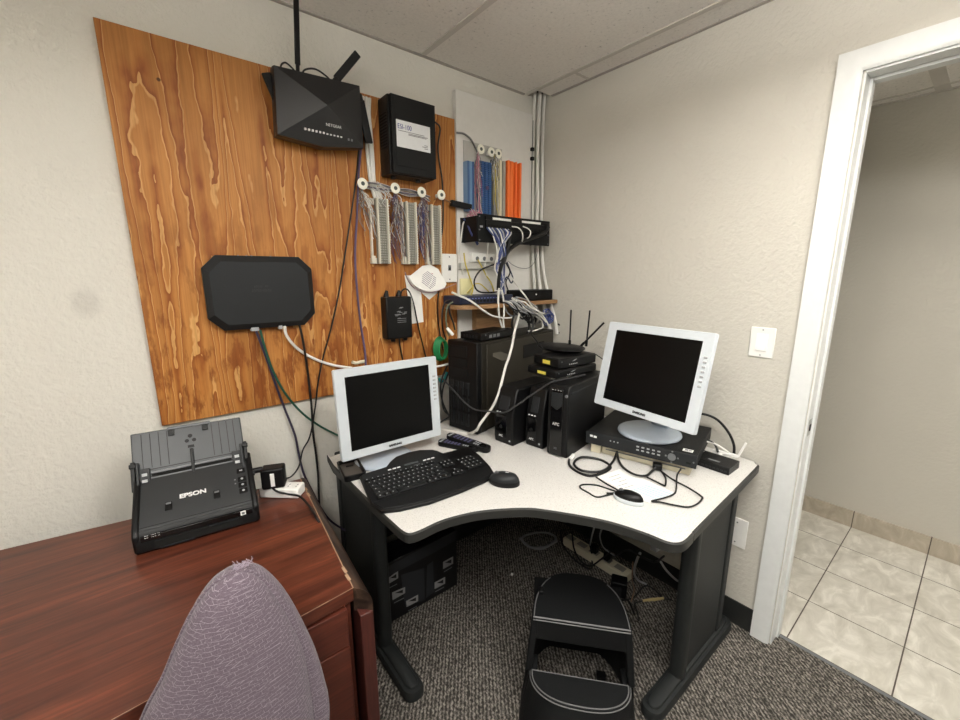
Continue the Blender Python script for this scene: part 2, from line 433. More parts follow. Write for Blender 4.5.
sp = MB(); sp.box(.012, .046, DY0-.0035, DY0-.001, .875, .935)
struct('strike_plate', sp, M_METAL, jm)
st = MB(); st.box(.018, .036, DY0-.0045, DY0-.003, .893, .917); struct('strike_hole', st, M_HOLESHADE, jm)
struct('trim_3', MB().box(.068, .082, DY1, DY0, -.002, .0015), M_GREY)

# unseen lamps (two room, one hallway), hung low as added uplight for the ceiling
def uplight_lamp(name, label, x0, x1, y0, y1, z, e, drop):
    t = thing(name, label, 'ceiling light', ((x0+x1)/2, (y0+y1)/2, z))
    zt = z-drop
    for y in (y0, y1-.02): finish('end_cap', MB().box(x0-.004, x1+.004, y, y+.02, zt-.064, zt+.004), M_TRIM, t, world=True)
    for y in (y0+.15, y1-.15):
        finish('hanger', MB().box((x0+x1)/2-.01, (x0+x1)/2+.01, y-.01, y+.01, zt, z), M_TRIM, t, world=True)
    m = bpy.data.materials.new('lit diffuser'); m.use_nodes = True; b = m.node_tree.nodes['Principled BSDF']
    b.inputs['Emission Color'].default_value = (1.0, .98, .93, 1); b.inputs['Emission Strength'].default_value = e
    d = MB(); d.loft([[(xx, y, zz) for xx, zz in ((x0, zt), (x1, zt), (x1-.01, zt-.035), (x1-.07, zt-.06), (x0+.07, zt-.06), (x0+.01, zt-.035))] for y in (y0+.02, y1-.02)])
    finish('diffuser', d, m, t, world=True)
uplight_lamp('ceiling_light', 'unseen fluorescent ceiling light with added uplight nearer the doorway', -1.24, -.84, -2.40, -1.20, H, E_A, .20)
uplight_lamp('ceiling_light', 'unseen fluorescent ceiling light with added uplight over the brown desk side of the room', -2.46, -2.06, -2.40, -1.20, H, E_B, .20)
uplight_lamp('ceiling_light', 'unseen added ceiling light in the tiled hallway', .45, .85, -3.2, -2.2, HH, E_C, .20)

# ------------------------------------------------------------------ boards on the back wall
PY = -.018                                            # face of the plywood
pl = MB(); pl.box(-1.770, -.576, PY, -.0003, .961, 2.126)
tag(finish('plywood_backboard', pl, M_PLY, rec=False, bev=.001, seg=1), 'large bare plywood board with wavy grain screwed to the wall', 'board')
WY = -.026
wb = MB(); wb.box(-.574, -.088, WY, -.0003, 1.0, 2.247)
tag(finish('painted_backboard', wb, [M_BOARD], bev=.0015, seg=1), 'white painted board beside the bare plywood, in the wall corner', 'board')

# ------------------------------------------------------------------ big router on top of the plywood
t = thing('wireless_router', 'large black faceted router with four antennas hung at the plywood top edge', 'router', (-1.195, PY, 1.89))
bY, fY = -.055, -.092
A, B_, C_, D_, E_ = (-1.342, 2.105), (-1.050, 2.118), (-1.048, 1.908), (-1.20, 1.884), (-1.350, 1.897)
b = MB(); ol = [A, B_, C_, D_, E_]
mid = (-1.187, 2.012)
b.loft([[(x, bY+.004, z) for x, z in ol], [(x, fY+.012, z) for x, z in ol], [(mid[0]+(x-mid[0])*.985, fY, mid[1]+(z-mid[1])*.985) for x, z in ol]], cap=False)
inn = [(mid[0]+(x-mid[0])*.985, fY, mid[1]+(z-mid[1])*.985) for x, z in ol]; ap = (mid[0], fY-.034, mid[1])
for k in range(5): b.add([inn[k], inn[(k+1) % 5], ap], [(0, 1, 2)])
b.add([(x, bY+.004, z) for x, z in ol], [(0, 1, 2, 3, 4)])
bd = finish('body', b, pm('router satin black', (27, 27, 29), .34, bump=.1, bscale=900), t, world=True, ang=8)
finish('wall_mount', MB().box(-1.30, -1.10, bY+.003, PY, 1.93, 2.08), M_BLK, t, world=True)
def paddle(p0, p1, w, th, up):
    m = MB(); d = (Vector(p1)-Vector(p0)); m.bar(Vector(p0)+d*.12, p1, w, th, up); m.cyl(p0, Vector(p0)+d*.16, w*.36, w*.36, 12); return m
finish('antenna', paddle((-1.262, -.075, 2.105), (-1.250, -.082, 2.325), .017, .010, (0, 1, 0)), M_BLK, t, world=True, bev=.003)
finish('antenna', paddle((-1.142, -.075, 2.108), (-1.050, -.088, 2.222), .027, .010, (0, 1, 0)), M_BLK, t, world=True, bev=.003)
finish('antenna', paddle((-1.322, -.066, 1.985), (-1.358, -.058, 2.088), .030, .010, (0, 1, 0)), M_BLK, t, world=True, bev=.003)
finish('antenna', paddle((-1.046, -.070, 2.098), (-1.020, -.078, 1.932), .030, .010, (0, 1, 0)), M_BLK, t, world=True, bev=.003)
fm = lambda x, z, y: frame((x, y, z), (1, 0, 0), (0, 0, 1))
def onface(x, z):                                     # the lower facet: plane through apex and the lower rim
    P = [Vector(ap), Vector(inn[3]), Vector(inn[2])]; n = (P[1]-P[0]).cross(P[2]-P[0]); n.normalize()
    y = P[0].y-(n.x*(x-P[0].x)+n.z*(z-P[0].z))/n.y
    return y, (n if n.y < 0 else -n)
y, n = onface(-1.175, 1.955)
text('brand_lettering', 'NETGEAR', .0125, frame((-1.165, y-.0015, 1.955), (1, 0, 0), Vector((0, 0, 1))-n*n.z), t, M_TXT, True)
ld = MB()
for k in range(11):
    x = -1.262+k*.0125; yy, _ = onface(x, 1.926); ld.box(x-.003, x+.003, yy-.0035, yy+.003, 1.925, 1.929+(.002 if k < 6 else 0))
finish('status_light', ld, M_TXT, t, world=True)
tg = MB(); yy, _ = onface(-1.105, 1.924); tg.box(-1.112, -1.106, yy-.003, yy+.004, 1.921, 1.928); tg.box(-1.100, -1.094, yy-.003, yy+.004, 1.921, 1.928)
finish('front_button', tg, M_TXTG, t, world=True)
cable('cable', 'short black lead looping over the faceted router left of its tall antenna', [(-1.31, -.06, 2.10), (-1.312, -.07, 2.118), (-1.298, -.075, 2.128), (-1.275, -.07, 2.118), (-1.255, -.065, 2.102)], .0028, M_BLKC)
cable('cable', 'black lead looping over the faceted router right of its tall antenna', [(-1.245, -.062, 2.10), (-1.238, -.07, 2.124), (-1.205, -.078, 2.134), (-1.165, -.072, 2.125), (-1.13, -.062, 2.108), (-1.105, -.062, 2.110)], .003, M_BLKC)

# ------------------------------------------------------------------ black telephone system cabinet
t = thing('phone_system', 'black wall cabinet with a white front label right of the faceted router', 'telephone system', (-.848, PY, 1.83))
b = MB(); b.box(-.948, -.744, -.100, PY, 1.833, 2.117); finish('cabinet', b, M_BLK, t, world=True, bev=.004)
b = MB(); b.box(-.941, -.744, -.116, -.1015, 1.836, 2.114); b.box(-.927, -.752, -.118, -.116, 1.862, 2.106); finish('cover', b, M_BLKM, t, world=True, bev=.002)
lb = finish('label_sticker', MB().box(-.924, -.772, -.1192, -.118, 1.931, 2.027), pm('label silver white', (226, 228, 230), .45), t, world=True)
text('label_lettering', 'ESI-100', .025, fm(-.888, 2.004, -.1195), lb, M_INKB, True, sx=.82)
l = MB(); l.box(-.916, -.80, -.1197, -.119, 1.9885, 1.9905)
for z, x0, x1 in ((1.983, -.872, -.784), (1.979, -.872, -.79), (1.953, -.80, -.784), (1.947, -.81, -.784), (1.941, -.80, -.784)): l.box(x0, x1, -.1197, -.119, z, z+.0022)
finish('label_print', l, M_INK, lb, world=True)
for x in (-.915, -.80): finish('foot', MB().cyl((x, -.06, 1.823), (x, -.06, 1.834), .011), M_BLK, t, world=True)
v = MB()
for k in range(12): v.box(-.9495, -.9475, -.09, -.035, 1.93+k*.011, 1.9345+k*.011)
finish('side_vents', v, M_HOLESHADE, t, world=True)

# ------------------------------------------------------------------ chamfered wall gateway
t = thing('network_gateway', 'wide black chamfered box with angled corners on the plywood, above the scanner', 'network device', (-1.435, PY, 1.258))
def octo(x0, x1, z0, z1, cx): return [(x0+cx, z0), (x1-cx, z0), (x1, z0+cx), (x1, z1-cx), (x1-cx, z1), (x0+cx, z1), (x0, z1-cx), (x0, z0+cx)]
o0 = octo(-1.600, -1.268, 1.264, 1.504, .038); o1 = octo(-1.606, -1.262, 1.259, 1.508, .042); o2 = octo(-1.588, -1.282, 1.279, 1.487, .036)
b = MB(); b.loft([[(x, y, z) for x, z in o] for y, o in ((PY, o0), (-.032, o1), (-.046, o1), (-.062, o2))])
finish('body', b, M_CHAR, t, world=True, bev=.0015, ang=20)
l = MB()
l.box(-1.462, -1.437, -.0626, -.0615, 1.401, 1.408); l.box(-1.428, -1.418, -.0626, -.0615, 1.402, 1.409)
for x0, x1 in ((-1.470, -1.455), (-1.452, -1.440), (-1.437, -1.422), (-1.419, -1.409)): l.box(x0, x1, -.0626, -.0615, 1.386, 1.396)
finish('embossed_mark', l, M_TXTD, t, world=True)
l = MB()
for x in (-1.50, -1.475, -1.46, -1.40): l.box(x, x+.005, -.047, -.043, 1.5065, 1.5095)
finish('top_studs', l, M_GREY, t, world=True)
pt = MB()
for x in (-1.478, -1.466, -1.389): pt.box(x-.006, x+.006, -.05, -.03, 1.2515, 1.264)
finish('cable_plugs', pt, M_LGREY, t, world=True)

# ------------------------------------------------------------------ spools, punch down blocks, their wires
M_CREAMW = pm('ivory white plastic', (244, 242, 228), .4)
def spool(x, z, yb, label, group, proto=[None]):
    if proto[0] is None:
        s = thing('cable_spool', label, 'cable guide', (0, 0, 0), group=group)
        finish('flange', MB().lathe([(.006, .037), (.0065, .0345), (.0205, .034), (.0215, .036), (.0205, .0385), (.009, .040), (.006, .040)], 28), M_CREAMW, s)
        finish('stem', MB().cyl((0, 0, 0), (0, 0, .036), .009), M_WHITE, s)
        finish('screw_head', MB().cyl((0, 0, .0375), (0, 0, .0405), .0078), pm('screw in hole shade', (74, 82, 78), .5), s)  # screw head toned dark to paint the shade of the centre hole
        proto[0] = s
    else: s = copy_tree(proto[0])
    m = Matrix.Translation((x, yb, z)) @ Matrix.Rotation(R(90), 4, 'X'); s.matrix_world = m; XF[s] = m
    s['label'] = label; s['group'] = group; return s
for x, z, lb in ((-1.045, 1.790, 'white round cable guide at the left end of the row on the plywood'), (-.905, 1.790, 'white round cable guide second from left, under the left foot of the labelled cabinet'),
                 (-.780, 1.789, 'white round cable guide third from left, under the right foot of the labelled cabinet'), (-.680, 1.789, 'white round cable guide at the right end of the row, near the plywood edge')):
    spool(x, z, PY, lb, 'white cable guides on the plywood')
for x, z, lb in ((-.460, 2.012, 'small white cable guide above the blue block, leftmost of three'), (-.396, 2.010, 'small white cable guide in the middle of three above the wiring blocks'), (-.352, 2.011, 'small white cable guide rightmost of three, above the cream strips')):
    spool(x, z, WY, lb, 'white cable guides on the painted board')
def block(x0, xs, x1, label):
    """standoff bracket from x0, fanning strip xs..x1"""
    t = thing('punch_down_block', label, 'wiring block', ((x0+x1)/2, PY, 1.489), group='wiring blocks on the plywood')
    b = MB(); b.box(x0, x1+.004, -.030, PY, 1.489, 1.512); b.box(x0, x1+.004, -.030, PY, 1.722, 1.745); b.box(x0+.004, x0+.010, -.036, PY, 1.489, 1.745); b.box(x0, x0+.016, -.040, -.028, 1.489, 1.520)
    finish('standoff_bracket', b, M_PUNCH, t, world=True, bev=.001, seg=1)
    b = MB(); b.box(xs, x1, -.044, -.030, 1.489, 1.744); finish('base_strip', b, pm('grey block', (146, 143, 132), .5), t, world=True)
    for x in (xs, x1-.0065):
        b = MB(); b.box(x, x+.0065, -.056, -.044, 1.489, 1.745)
        for k in range(25): b.box(x+.0005, x+.006, -.059, -.056, 1.492+k*.0101, 1.497+k*.0101)
        finish('fanning_rail', b, M_PUNCH, t, world=True)
    b = MB(); wd = (x1-xs-.016)/4
    for k in range(25):
        for q in range(4):
            z = 1.493+k*.0100; x = xs+.008+wd*q; b.box(x+wd*.18, x+wd*.82, -.054, -.044, z, z+.0055)
    finish('terminal_clips', b, M_CLIP, t, world=True, smooth=False)
    return t
block(-1.016, -.990, -.940, 'tall beige wiring block leftmost of three in a row on the plywood')
block(-.873, -.857, -.808, 'tall beige wiring block in the middle of the three on the plywood')
block(-.752, -.733, -.684, 'tall beige wiring block rightmost of the three, over the white wall plate')
def tangle(name, label, xa, xb, z0, z1, n, mats, yb=PY, start=None, sw=.02):
    mb = MB()
    for k in range(n):
        mb.mi = rnd.randrange(len(mats)); x = rnd.uniform(xa, xb); ze = rnd.uniform(z0, z1-.04); y = yb-rnd.uniform(.008, .042)
        s = start if start else (rnd.uniform(xa, xb), z1)
        p = [(s[0]+rnd.uniform(-.006, .006), yb-.02-rnd.uniform(0, .012), s[1]+rnd.uniform(-.01, .01))]
        m = 4
        for i in range(1, m): f = i/m; p.append((s[0]+(x-s[0])*min(1, f*1.6)+rnd.uniform(-sw, sw)*.6, y+rnd.uniform(-.008, .008), s[1]+(ze-s[1])*f+rnd.uniform(-.008, .008)))
        p.append((x+.012, y, ze)); mb.tube(p, rnd.choice((.0009, .0012)), 4, 4)
    return tag(finish(name, mb, mats), label, 'wires', kind='stuff')
tangle('wire_tangle', 'thin tan and white wires hanging left of the leftmost beige block', -1.055, -.995, 1.58, 1.77, 26, [M_BRNC, M_WHC, M_BRNC, M_GRYC], start=(-1.045, 1.768))
tangle('wire_tangle', 'purple and grey wires between the left and middle beige blocks', -.925, -.868, 1.49, 1.775, 60, [M_PURPC, M_GRYC, M_WHC, M_PURPC, M_BRNC], start=(-.900, 1.772))
tangle('wire_tangle', 'blue and purple wires between the middle and right beige blocks', -.795, -.745, 1.49, 1.77, 64, [M_BLUEC, M_PURPC, M_WHC, M_GRYC, M_BRNC, M_BLUEC], start=(-.772, 1.768))
tangle('wire_tangle', 'pale wires fraying from the white cable end above the leftmost block', -.99, -.925, 1.71, 1.80, 16, [M_WHC], start=(-.985, 1.80), sw=.03)
mb = MB()
for k in range(16):
    mb.mi = k % 3; dz = rnd.uniform(-.012, .012); dy = rnd.uniform(-.012, .008)
    mb.tube([(-1.03, PY-.02+dy, 1.790+dz), (-.97, PY-.022+dy, 1.788+dz*1.4), (-.905, PY-.02+dy, 1.786+dz*.6), (-.84, PY-.02+dy, 1.783+dz*1.3), (-.78, PY-.02+dy, 1.781+dz*.6), (-.735, PY-.02+dy, 1.768+dz)], .0016, 5, 4)
tag(finish('wire_bundle', mb, [M_GRYC, M_PURPC, M_WHC]), 'bundle of thin wires strung along the row of white guides', 'wires', kind='stuff')

# vertical white cables beside the faceted router
for k, (dx, lb) in enumerate(((0, 'white cable running down between the router and cabinet, left strand'), (.009, 'white cable running down between the router and cabinet, middle strand'), (.018, 'white cable running down between the router and cabinet, right strand'))):
    cable('cable', lb, [(-1.010+dx*1.5, -.024, 2.112), (-1.016+dx*1.4, -.030-.006*(k % 2), 2.05), (-1.010+dx*1.3, -.030-.008*(k % 2), 1.97), (-1.006+dx*1.2, -.030-.006*(k % 2), 1.88), (-1.000+dx, -.030, 1.80), (-.992+dx*1.6, -.045, 1.742)], .0062, M_WHC, group='white cables beside the router')

# ------------------------------------------------------------------ wall plate, papers, adapter
t = thing('wall_plate', 'white phone jack plate at the right edge of the plywood', 'wall plate', (-.622, PY, 1.408))
finish('plate', MB().box(-.666, -.580, PY-.010, PY, 1.408, 1.539), M_WHITE, t, world=True, bev=.003)
finish('jack', MB().box(-.631, -.617, PY-.0125, PY-.009, 1.462, 1.487), M_GREY, t, world=True)
finish('jack_opening', MB().box(-.629, -.619, PY-.0132, PY-.012, 1.465, 1.477), M_HOLESHADE, t, world=True)
for z in (1.525, 1.422): finish('screw', MB().cyl((-.624, PY-.0115, z), (-.624, PY-.009, z), .003), M_GREY, t, world=True)
def sheet(name, label, pts, y, m, cat='paper', th=.0006, bend=None):
    mb = MB(); mb.prism([(p[0], p[2]) for p in pts], y-th, y, 'y'); return tag(finish(name, mb, m), label, cat)
sheet('paper_strip', 'long blank white paper strip pinned behind the black adapter', [(-0.858,-0.024,1.441),(-0.811,-0.024,1.441),(-0.805,-0.024,1.420),(-0.777,-0.024,1.372),(-0.769,-0.024,1.229),(-0.830,-0.024,1.225)], -.0181, M_PAPER)
sheet('paper_card', 'white pointed card corner sticking out under the printed tag', [(-0.780,-0.024,1.385),(-0.694,-0.024,1.390),(-0.689,-0.024,1.361),(-0.734,-0.024,1.330),(-0.771,-0.024,1.360)], -.0181, M_PAPER)
t = thing('printed_tag', 'printed white tag with grey text lines bent out below the right block', 'tag', (-.75, -.03, 1.40))
pts = [(-0.849,-0.045,1.434),(-0.774,-0.045,1.482),(-0.732,-0.045,1.489),(-0.689,-0.045,1.469),(-0.655,-0.045,1.401),(-0.669,-0.045,1.385),(-0.708,-0.045,1.372),(-0.757,-0.045,1.369),(-0.803,-0.045,1.381),(-0.833,-0.045,1.404)]
bendy = lambda z: -.030-.020*max(0.0, min(1.0, (1.462-z)/.075))
cx = sum(p[0] for p in pts)/len(pts); cz = sum(p[2] for p in pts)/len(pts)
b = MB(); rings = []
for th in (0, .0008):
    rings += [[(cx+(p[0]-cx)*f, bendy(cz+(p[2]-cz)*f)-th, cz+(p[2]-cz)*f) for p in pts] for f in ((.02, .35, .7, 1) if th == 0 else (1, .7, .35, .02))]
b.loft(rings); finish('sheet', b, M_PAPER, t, world=True)
l = MB(); du = Vector((.80, 0, -.60)); dw = Vector((.60, 0, .80))
for k in range(8):
    o = Vector((cx, 0, cz))+dw*(.030-.0085*k); h = .040-.0035*abs(k-3.5)
    for f0, f1 in ((-1, .25), (.35, .9)):
        p0 = o+du*h*f0; p1 = o+du*h*f1; p0.y = bendy(p0.z)-.0014; p1.y = bendy(p1.z)-.0014; l.bar(p0, p1, .0026, .0006, (0, 1, 0))
finish('printed_lines', l, pm('lilac print', (140, 136, 150), .8), t, world=True)
l = MB(); p0 = Vector((cx+.018, 0, cz+.030)); p0.y = bendy(p0.z)-.0014; l.bar(p0, p0+Vector((.012, 0, -.008)), .006, .0006, (0, 1, 0)); finish('red_print', l, pm('dull red print', (168, 80, 84), .8), t, world=True)
finish('string_loop', MB().tube([(-0.873,-0.050,1.455),(-0.860,-0.050,1.421),(-0.836,-0.050,1.391),(-0.796,-0.050,1.370),(-0.749,-0.050,1.364),(-0.695,-0.050,1.374),(-0.644,-0.050,1.389),(-0.604,-0.050,1.402)], .002, 6), pm('mauve string', (150, 124, 132), .7), t, world=True)
t = thing('power_adapter', 'black block power adapter hung on the plywood below the middle wiring block', 'power adapter', (-.92, PY, 1.172))
b = MB(); b.box(-.980, -.858, -.072, PY, 1.172, 1.352); finish('housing', b, M_BLK, t, world=True, bev=.006)
for x in (-.963, -.905): finish('strain_relief', MB().cyl((x, -.042, 1.350), (x+.004, -.042, 1.378), .013, .006), M_BLK, t, world=True)
for x in (-.94, -.88): finish('strain_relief', MB().cyl((x, -.042, 1.158), (x, -.042, 1.174), .009, .012), M_BLK, t, world=True)
e = MB()
for k in range(14): a = rnd.uniform(0, 6.28); x = -.912+.034*math.cos(a)*rnd.random(); z = 1.282+.03*math.sin(a)*rnd.random(); e.box(x-.007, x+.007, -.0728, -.0715, z-.0015, z+.0015)
for z in (1.258, 1.25, 1.242): e.box(-.93, -.888, -.0728, -.0715, z, z+.002)
finish('embossed_print', e, M_TXTG, t, world=True)

# ------------------------------------------------------------------ coloured blocks on the painted board
t = thing('wiring_block', 'narrow pale blue wiring block at the left of the painted board', 'wiring block', (-.52, WY, 1.735))
b = MB(); b.box(-.538, -.500, -.058, WY, 1.735, 1.953); finish('base_strip', b, M_LBLUEB, t, world=True, bev=.002)
b = MB(); b.box(-.536, -.529, -.064, -.057, 1.737, 1.951); b.box(-.509, -.502, -.064, -.057, 1.737, 1.951); finish('rail', b, M_BLUEB, t, world=True)
t = thing('wiring_block', 'wide dark blue wiring block next to the cream strips', 'wiring block', (-.425, WY, 1.71))
finish('base_strip', MB().box(-.462, -.392, -.056, WY, 1.708, 1.966), M_BLUEB, t, world=True, bev=.002)
b = MB()
for k in range(26):
    for q in range(3): b.box(-.458+q*.022, -.442+q*.022, -.066, -.055, 1.713+k*.0096, 1.7185+k*.0096)
finish('terminal_clips', b, pm('blue clips', (62, 104, 160), .45), t, world=True, smooth=False)
finish('tag', MB().cyl((-.425, -.069, 1.847), (-.425, -.0655, 1.847), .009), M_PURPC, t, world=True)
t = thing('wiring_rack', 'grey mounting frame with cream upright strips between blue and orange blocks', 'wiring block', (-.35, WY, 1.70))
finish('back_plate', MB().box(-.536, -.30, -.030, WY, 1.70, 2.045), pm('clear grey plastic', (186, 184, 178), .4), t, world=True)
for x0, x1, m in ((-.378, -.362, M_GRYC), (-.357, -.347, M_CLIP), (-.340, -.325, M_CREAM), (-.318, -.300, M_CLIP)):
    finish('upright_strip', MB().box(x0, x1, -.060, -.030, 1.71, 1.985), m, t, world=True, bev=.002)
t = thing('wiring_block', 'bright orange finned wiring block on the painted board', 'wiring block', (-.25, WY, 1.72))
finish('base_strip', MB().box(-.296, -.203, -.045, WY, 1.722, 1.990), M_ORAN, t, world=True, bev=.002)
for x, w_ in ((-.292, .012), (-.272, .022), (-.240, .008), (-.212, .012)): finish('fin', MB().box(x-.003, x-.003+w_, -.072 if w_ < .02 else -.066, -.044, 1.722, 1.99), M_ORAN, t, world=True, bev=.002)
tangle('wire_tangle', 'grey and pink wires between the two blue blocks', -.502, -.474, 1.70, 1.98, 40, [M_GRYC, M_WHC, M_PINK, M_GRYC], yb=WY-.018, start=(-.482, 1.985), sw=.01)
tangle('wire_tangle', 'pale wires around the cream strips right of the dark blue block', -.392, -.368, 1.71, 1.99, 26, [M_GRYC, M_WHC, M_YELC], yb=WY-.02, start=(-.382, 1.995), sw=.01)
tangle('wire_tangle', 'pink wires bunched at the foot of the blue blocks', -.53, -.465, 1.69, 1.735, 34, [M_PINK, M_PINK, M_WHC], yb=WY-.02, sw=.03)
cable('cable', 'thin grey cable arching over the painted board to the leftmost small guide', [(-.574, -.03, 2.068), (-.535, -.034, 2.07), (-.497, -.036, 2.053), (-.475, -.04, 2.02), (-.468, -.045, 2.0)], .004, M_GRYC)
t = thing('coax_splitter', 'small black bar gadget on a thin lead left of the blue blocks', 'adapter', (-.58, -.05, 1.745))
finish('body', MB().bar((-.625, -.048, 1.762), (-.515, -.055, 1.752), .026, .022, (0, 1, 0)), M_BLK, t, world=True, bev=.003)
finish('lead', MB().tube([(-.70, -.03, 1.77), (-.675, -.035, 1.785), (-.65, -.04, 1.775), (-.622, -.048, 1.762)], .0022), M_BRNC, t, world=True)

# ------------------------------------------------------------------ patch panel on its hinged bracket
t = thing('patch_bay', 'black patch panel on a wall bracket below the coloured blocks', 'patch panel', (-.3, WY, 1.59))
b = MB(); b.box(-.557, -.535, -.036, WY, 1.592, 1.705); b.box(-.545, -.541, -.135, -.036, 1.592, 1.705); b.box(-.064, -.060, -.135, -.001, 1.60, 1.71); b.box(-.541, -.064, -.034, -.0262, 1.600, 1.625)
finish('wall_bracket', b, M_BLK, t, world=True)
finish('front_plate', MB().box(-.541, -.056, -.138, -.134, 1.590, 1.715), M_BLKM, t, world=True, bev=.001, seg=1)
finish('port_row', MB().box(-.500, -.075, -.150, -.138, 1.650, 1.690), M_BLK, t, world=True, bev=.002)
b = MB()
for k in range(24): x = -.490+k*.0168; b.box(x, x+.0125, -.1515, -.149, 1.655, 1.670)
finish('ports', b, M_HOLESHADE, t, world=True, smooth=False)
for x0, x1 in ((-.462, -.348), (-.272, -.142)): finish('label_strip', MB().box(x0, x1, -.1525, -.149, 1.692, 1.702), M_PAPER, t, world=True)
finish('top_lip', MB().box(-.500, -.075, -.149, -.134, 1.690, 1.705), M_BLK, t, world=True)
finish('badge', MB().box(-.528, -.512, -.1395, -.1375, 1.655, 1.663), M_LGREY, t, world=True)
for z in (1.60, 1.645, 1.703):
    for x in (-.531, -.068): finish('screw', MB().cyl((x, -.1405, z), (x, -.137, z), .0035, n=10), M_GREY, t, world=True)

# ------------------------------------------------------------------ shelf with its devices
SZ = 1.308
t = thing('wall_shelf', 'small bare plywood shelf in the wall corner above the computer tower', 'shelf', (-.35, -.05, SZ-.02))
b = MB(); b.prism([(-.665, WY), (-.682, -.09), (-.682, -.145), (-.660, -.174), (-.61, -.192), (-.50, -.196), (-.38, -.186), (-.22, -.172), (-.006, -.166), (-.006, WY)], SZ-.019, SZ)
finish('board', b, M_SHELF, t, world=True, bev=.001, seg=1)
finish('cleat', MB().box(-.49, -.24, -.065, WY, SZ-.14, SZ-.019), M_SHELF, t, world=True)
t = thing('network_switch', 'flat navy network switch lying on the plywood shelf', 'network device', (-.53, -.10, SZ))
b = MB(); b.box(-.668, -.345, -.168, -.035, SZ+.003, SZ+.040); finish('case', b, M_NAVY, t, world=True, bev=.003)
finish('front_panel', MB().box(-.660, -.352, -.170, -.167, SZ+.006, SZ+.037), pm('navy front', (28, 34, 60), .35), t, world=True)
b = MB()
for k in range(10): b.box(-.62+k*.021, -.605+k*.021, -.1715, -.169, SZ+.010, SZ+.022)
finish('ports', b, M_HOLESHADE, t, world=True)
b = MB()
for k in range(12): b.box(-.62+k*.018, -.612+k*.018, -.1715, -.169, SZ+.027, SZ+.030)
finish('port_lights', b, pm('pale blue print', (120, 130, 190), .5), t, world=True)
for x in (-.65, -.365): finish('foot', MB().box(x-.008, x+.008, -.15, -.05, SZ, SZ+.003), M_BLK, t, world=True)
t = thing('set_top_box', 'small black box with one white light at the right end of the plywood shelf', 'network device', (-.15, -.09, SZ))
finish('case', MB().box(-.268, -.022, -.145, -.035, SZ, SZ+.056), M_BLK, t, world=True, bev=.006)
finish('power_light', MB().cyl((-.155, -.1475, SZ+.033), (-.155, -.1445, SZ+.033), .0042), M_TXT, t, world=True)
# jacks and plates behind the cascade of cables
t = thing('jack_box', 'white surface jack box with round ports behind the hanging blue cables', 'wall plate', (-.435, WY, 1.50))
finish('housing', MB().box(-.508, -.365, -.055, WY, 1.503, 1.547), M_WHITE, t, world=True, bev=.004)
for k in range(3): finish('port', MB().cyl((-.478+k*.045, -.057, 1.520), (-.478+k*.045, -.053, 1.520), .010), M_GREY, t, world=True)
tag(finish('cable_raceway', MB().box(-.572, -.30, -.048, WY, 1.470, 1.499), pm('grey raceway', (190, 188, 182), .5), bev=.002), 'grey horizontal cable channel under the white jack box', 'cable channel')
tag(finish('wall_plate', MB().box(-.567, -.492, -.034, WY, 1.345, 1.425), M_PYEL, bev=.003), 'blank pale yellow wall plate just above the plywood shelf', 'wall plate')

# ------------------------------------------------------------------ corner workstation
TZ = .74
t = thing('corner_desk', 'corner computer desk with speckled white top, dark edge and charcoal steel legs', 'desk', (-.6, -.6, 0))
top = [(-1.274,-0.089,0.740),(-1.285,-0.193,0.740),(-1.284,-0.610,0.740),(-1.281,-0.711,0.740),(-1.277,-0.733,0.740),(-1.268,-0.744,0.740),(-1.241,-0.748,0.740),(-1.157,-0.748,0.740),(-1.050,-0.780,0.740),(-0.941,-0.848,0.740),(-0.885,-0.909,0.740),(-0.800,-1.043,0.740),(-0.763,-1.148,0.740),(-0.753,-1.206,0.740),(-0.739,-1.229,0.740),(-0.712,-1.238,0.740),(-0.662,-1.236,0.740),(-0.610,-1.232,0.740),(-0.092,-1.205,0.740),(-0.051,-1.197,0.740),(-0.028,-1.183,0.740)]
poly = [(p[0], p[1]) for p in top[:3]]+[(p.x, p.y) for p in cr(top[3:20], 4)]+[(p[0], p[1]) for p in top[20:]] + [(-.022, -1.10), (-.022, -.022), (-.25, -.028), (-1.20, -.105), (-1.270, -.112)]
def inset(poly, d):
    n = len(poly); out = []
    ar = sum(poly[i][0]*poly[(i+1) % n][1]-poly[(i+1) % n][0]*poly[i][1] for i in range(n)); sg = 1 if ar > 0 else -1
    for i in range(n):
        a, b, c = Vector(poly[i-1]), Vector(poly[i]), Vector(poly[(i+1) % n])
        e1 = (b-a).normalized(); e2 = (c-b).normalized(); nn = Vector((-(e1+e2).y, (e1+e2).x))
        nn = nn.normalized() if nn.length > 1e-6 else Vector((-e1.y, e1.x)); out.append(tuple(b+nn*d*sg))
    return out
finish('desktop', MB().prism(poly, TZ-.030, TZ), M_SPECK, t, world=True)
e = MB(); outp = inset(poly, -.006); n = len(poly)
R1 = [[(p[0], p[1], z) for p in q] for q, z in ((poly, TZ-.0005), (outp, TZ-.004), (outp, TZ-.029), (poly, TZ-.033), (inset(poly, .01), TZ-.033))]
e.loft(R1, cap=False); finish('edge_band', e, M_EDGE, t, world=True)
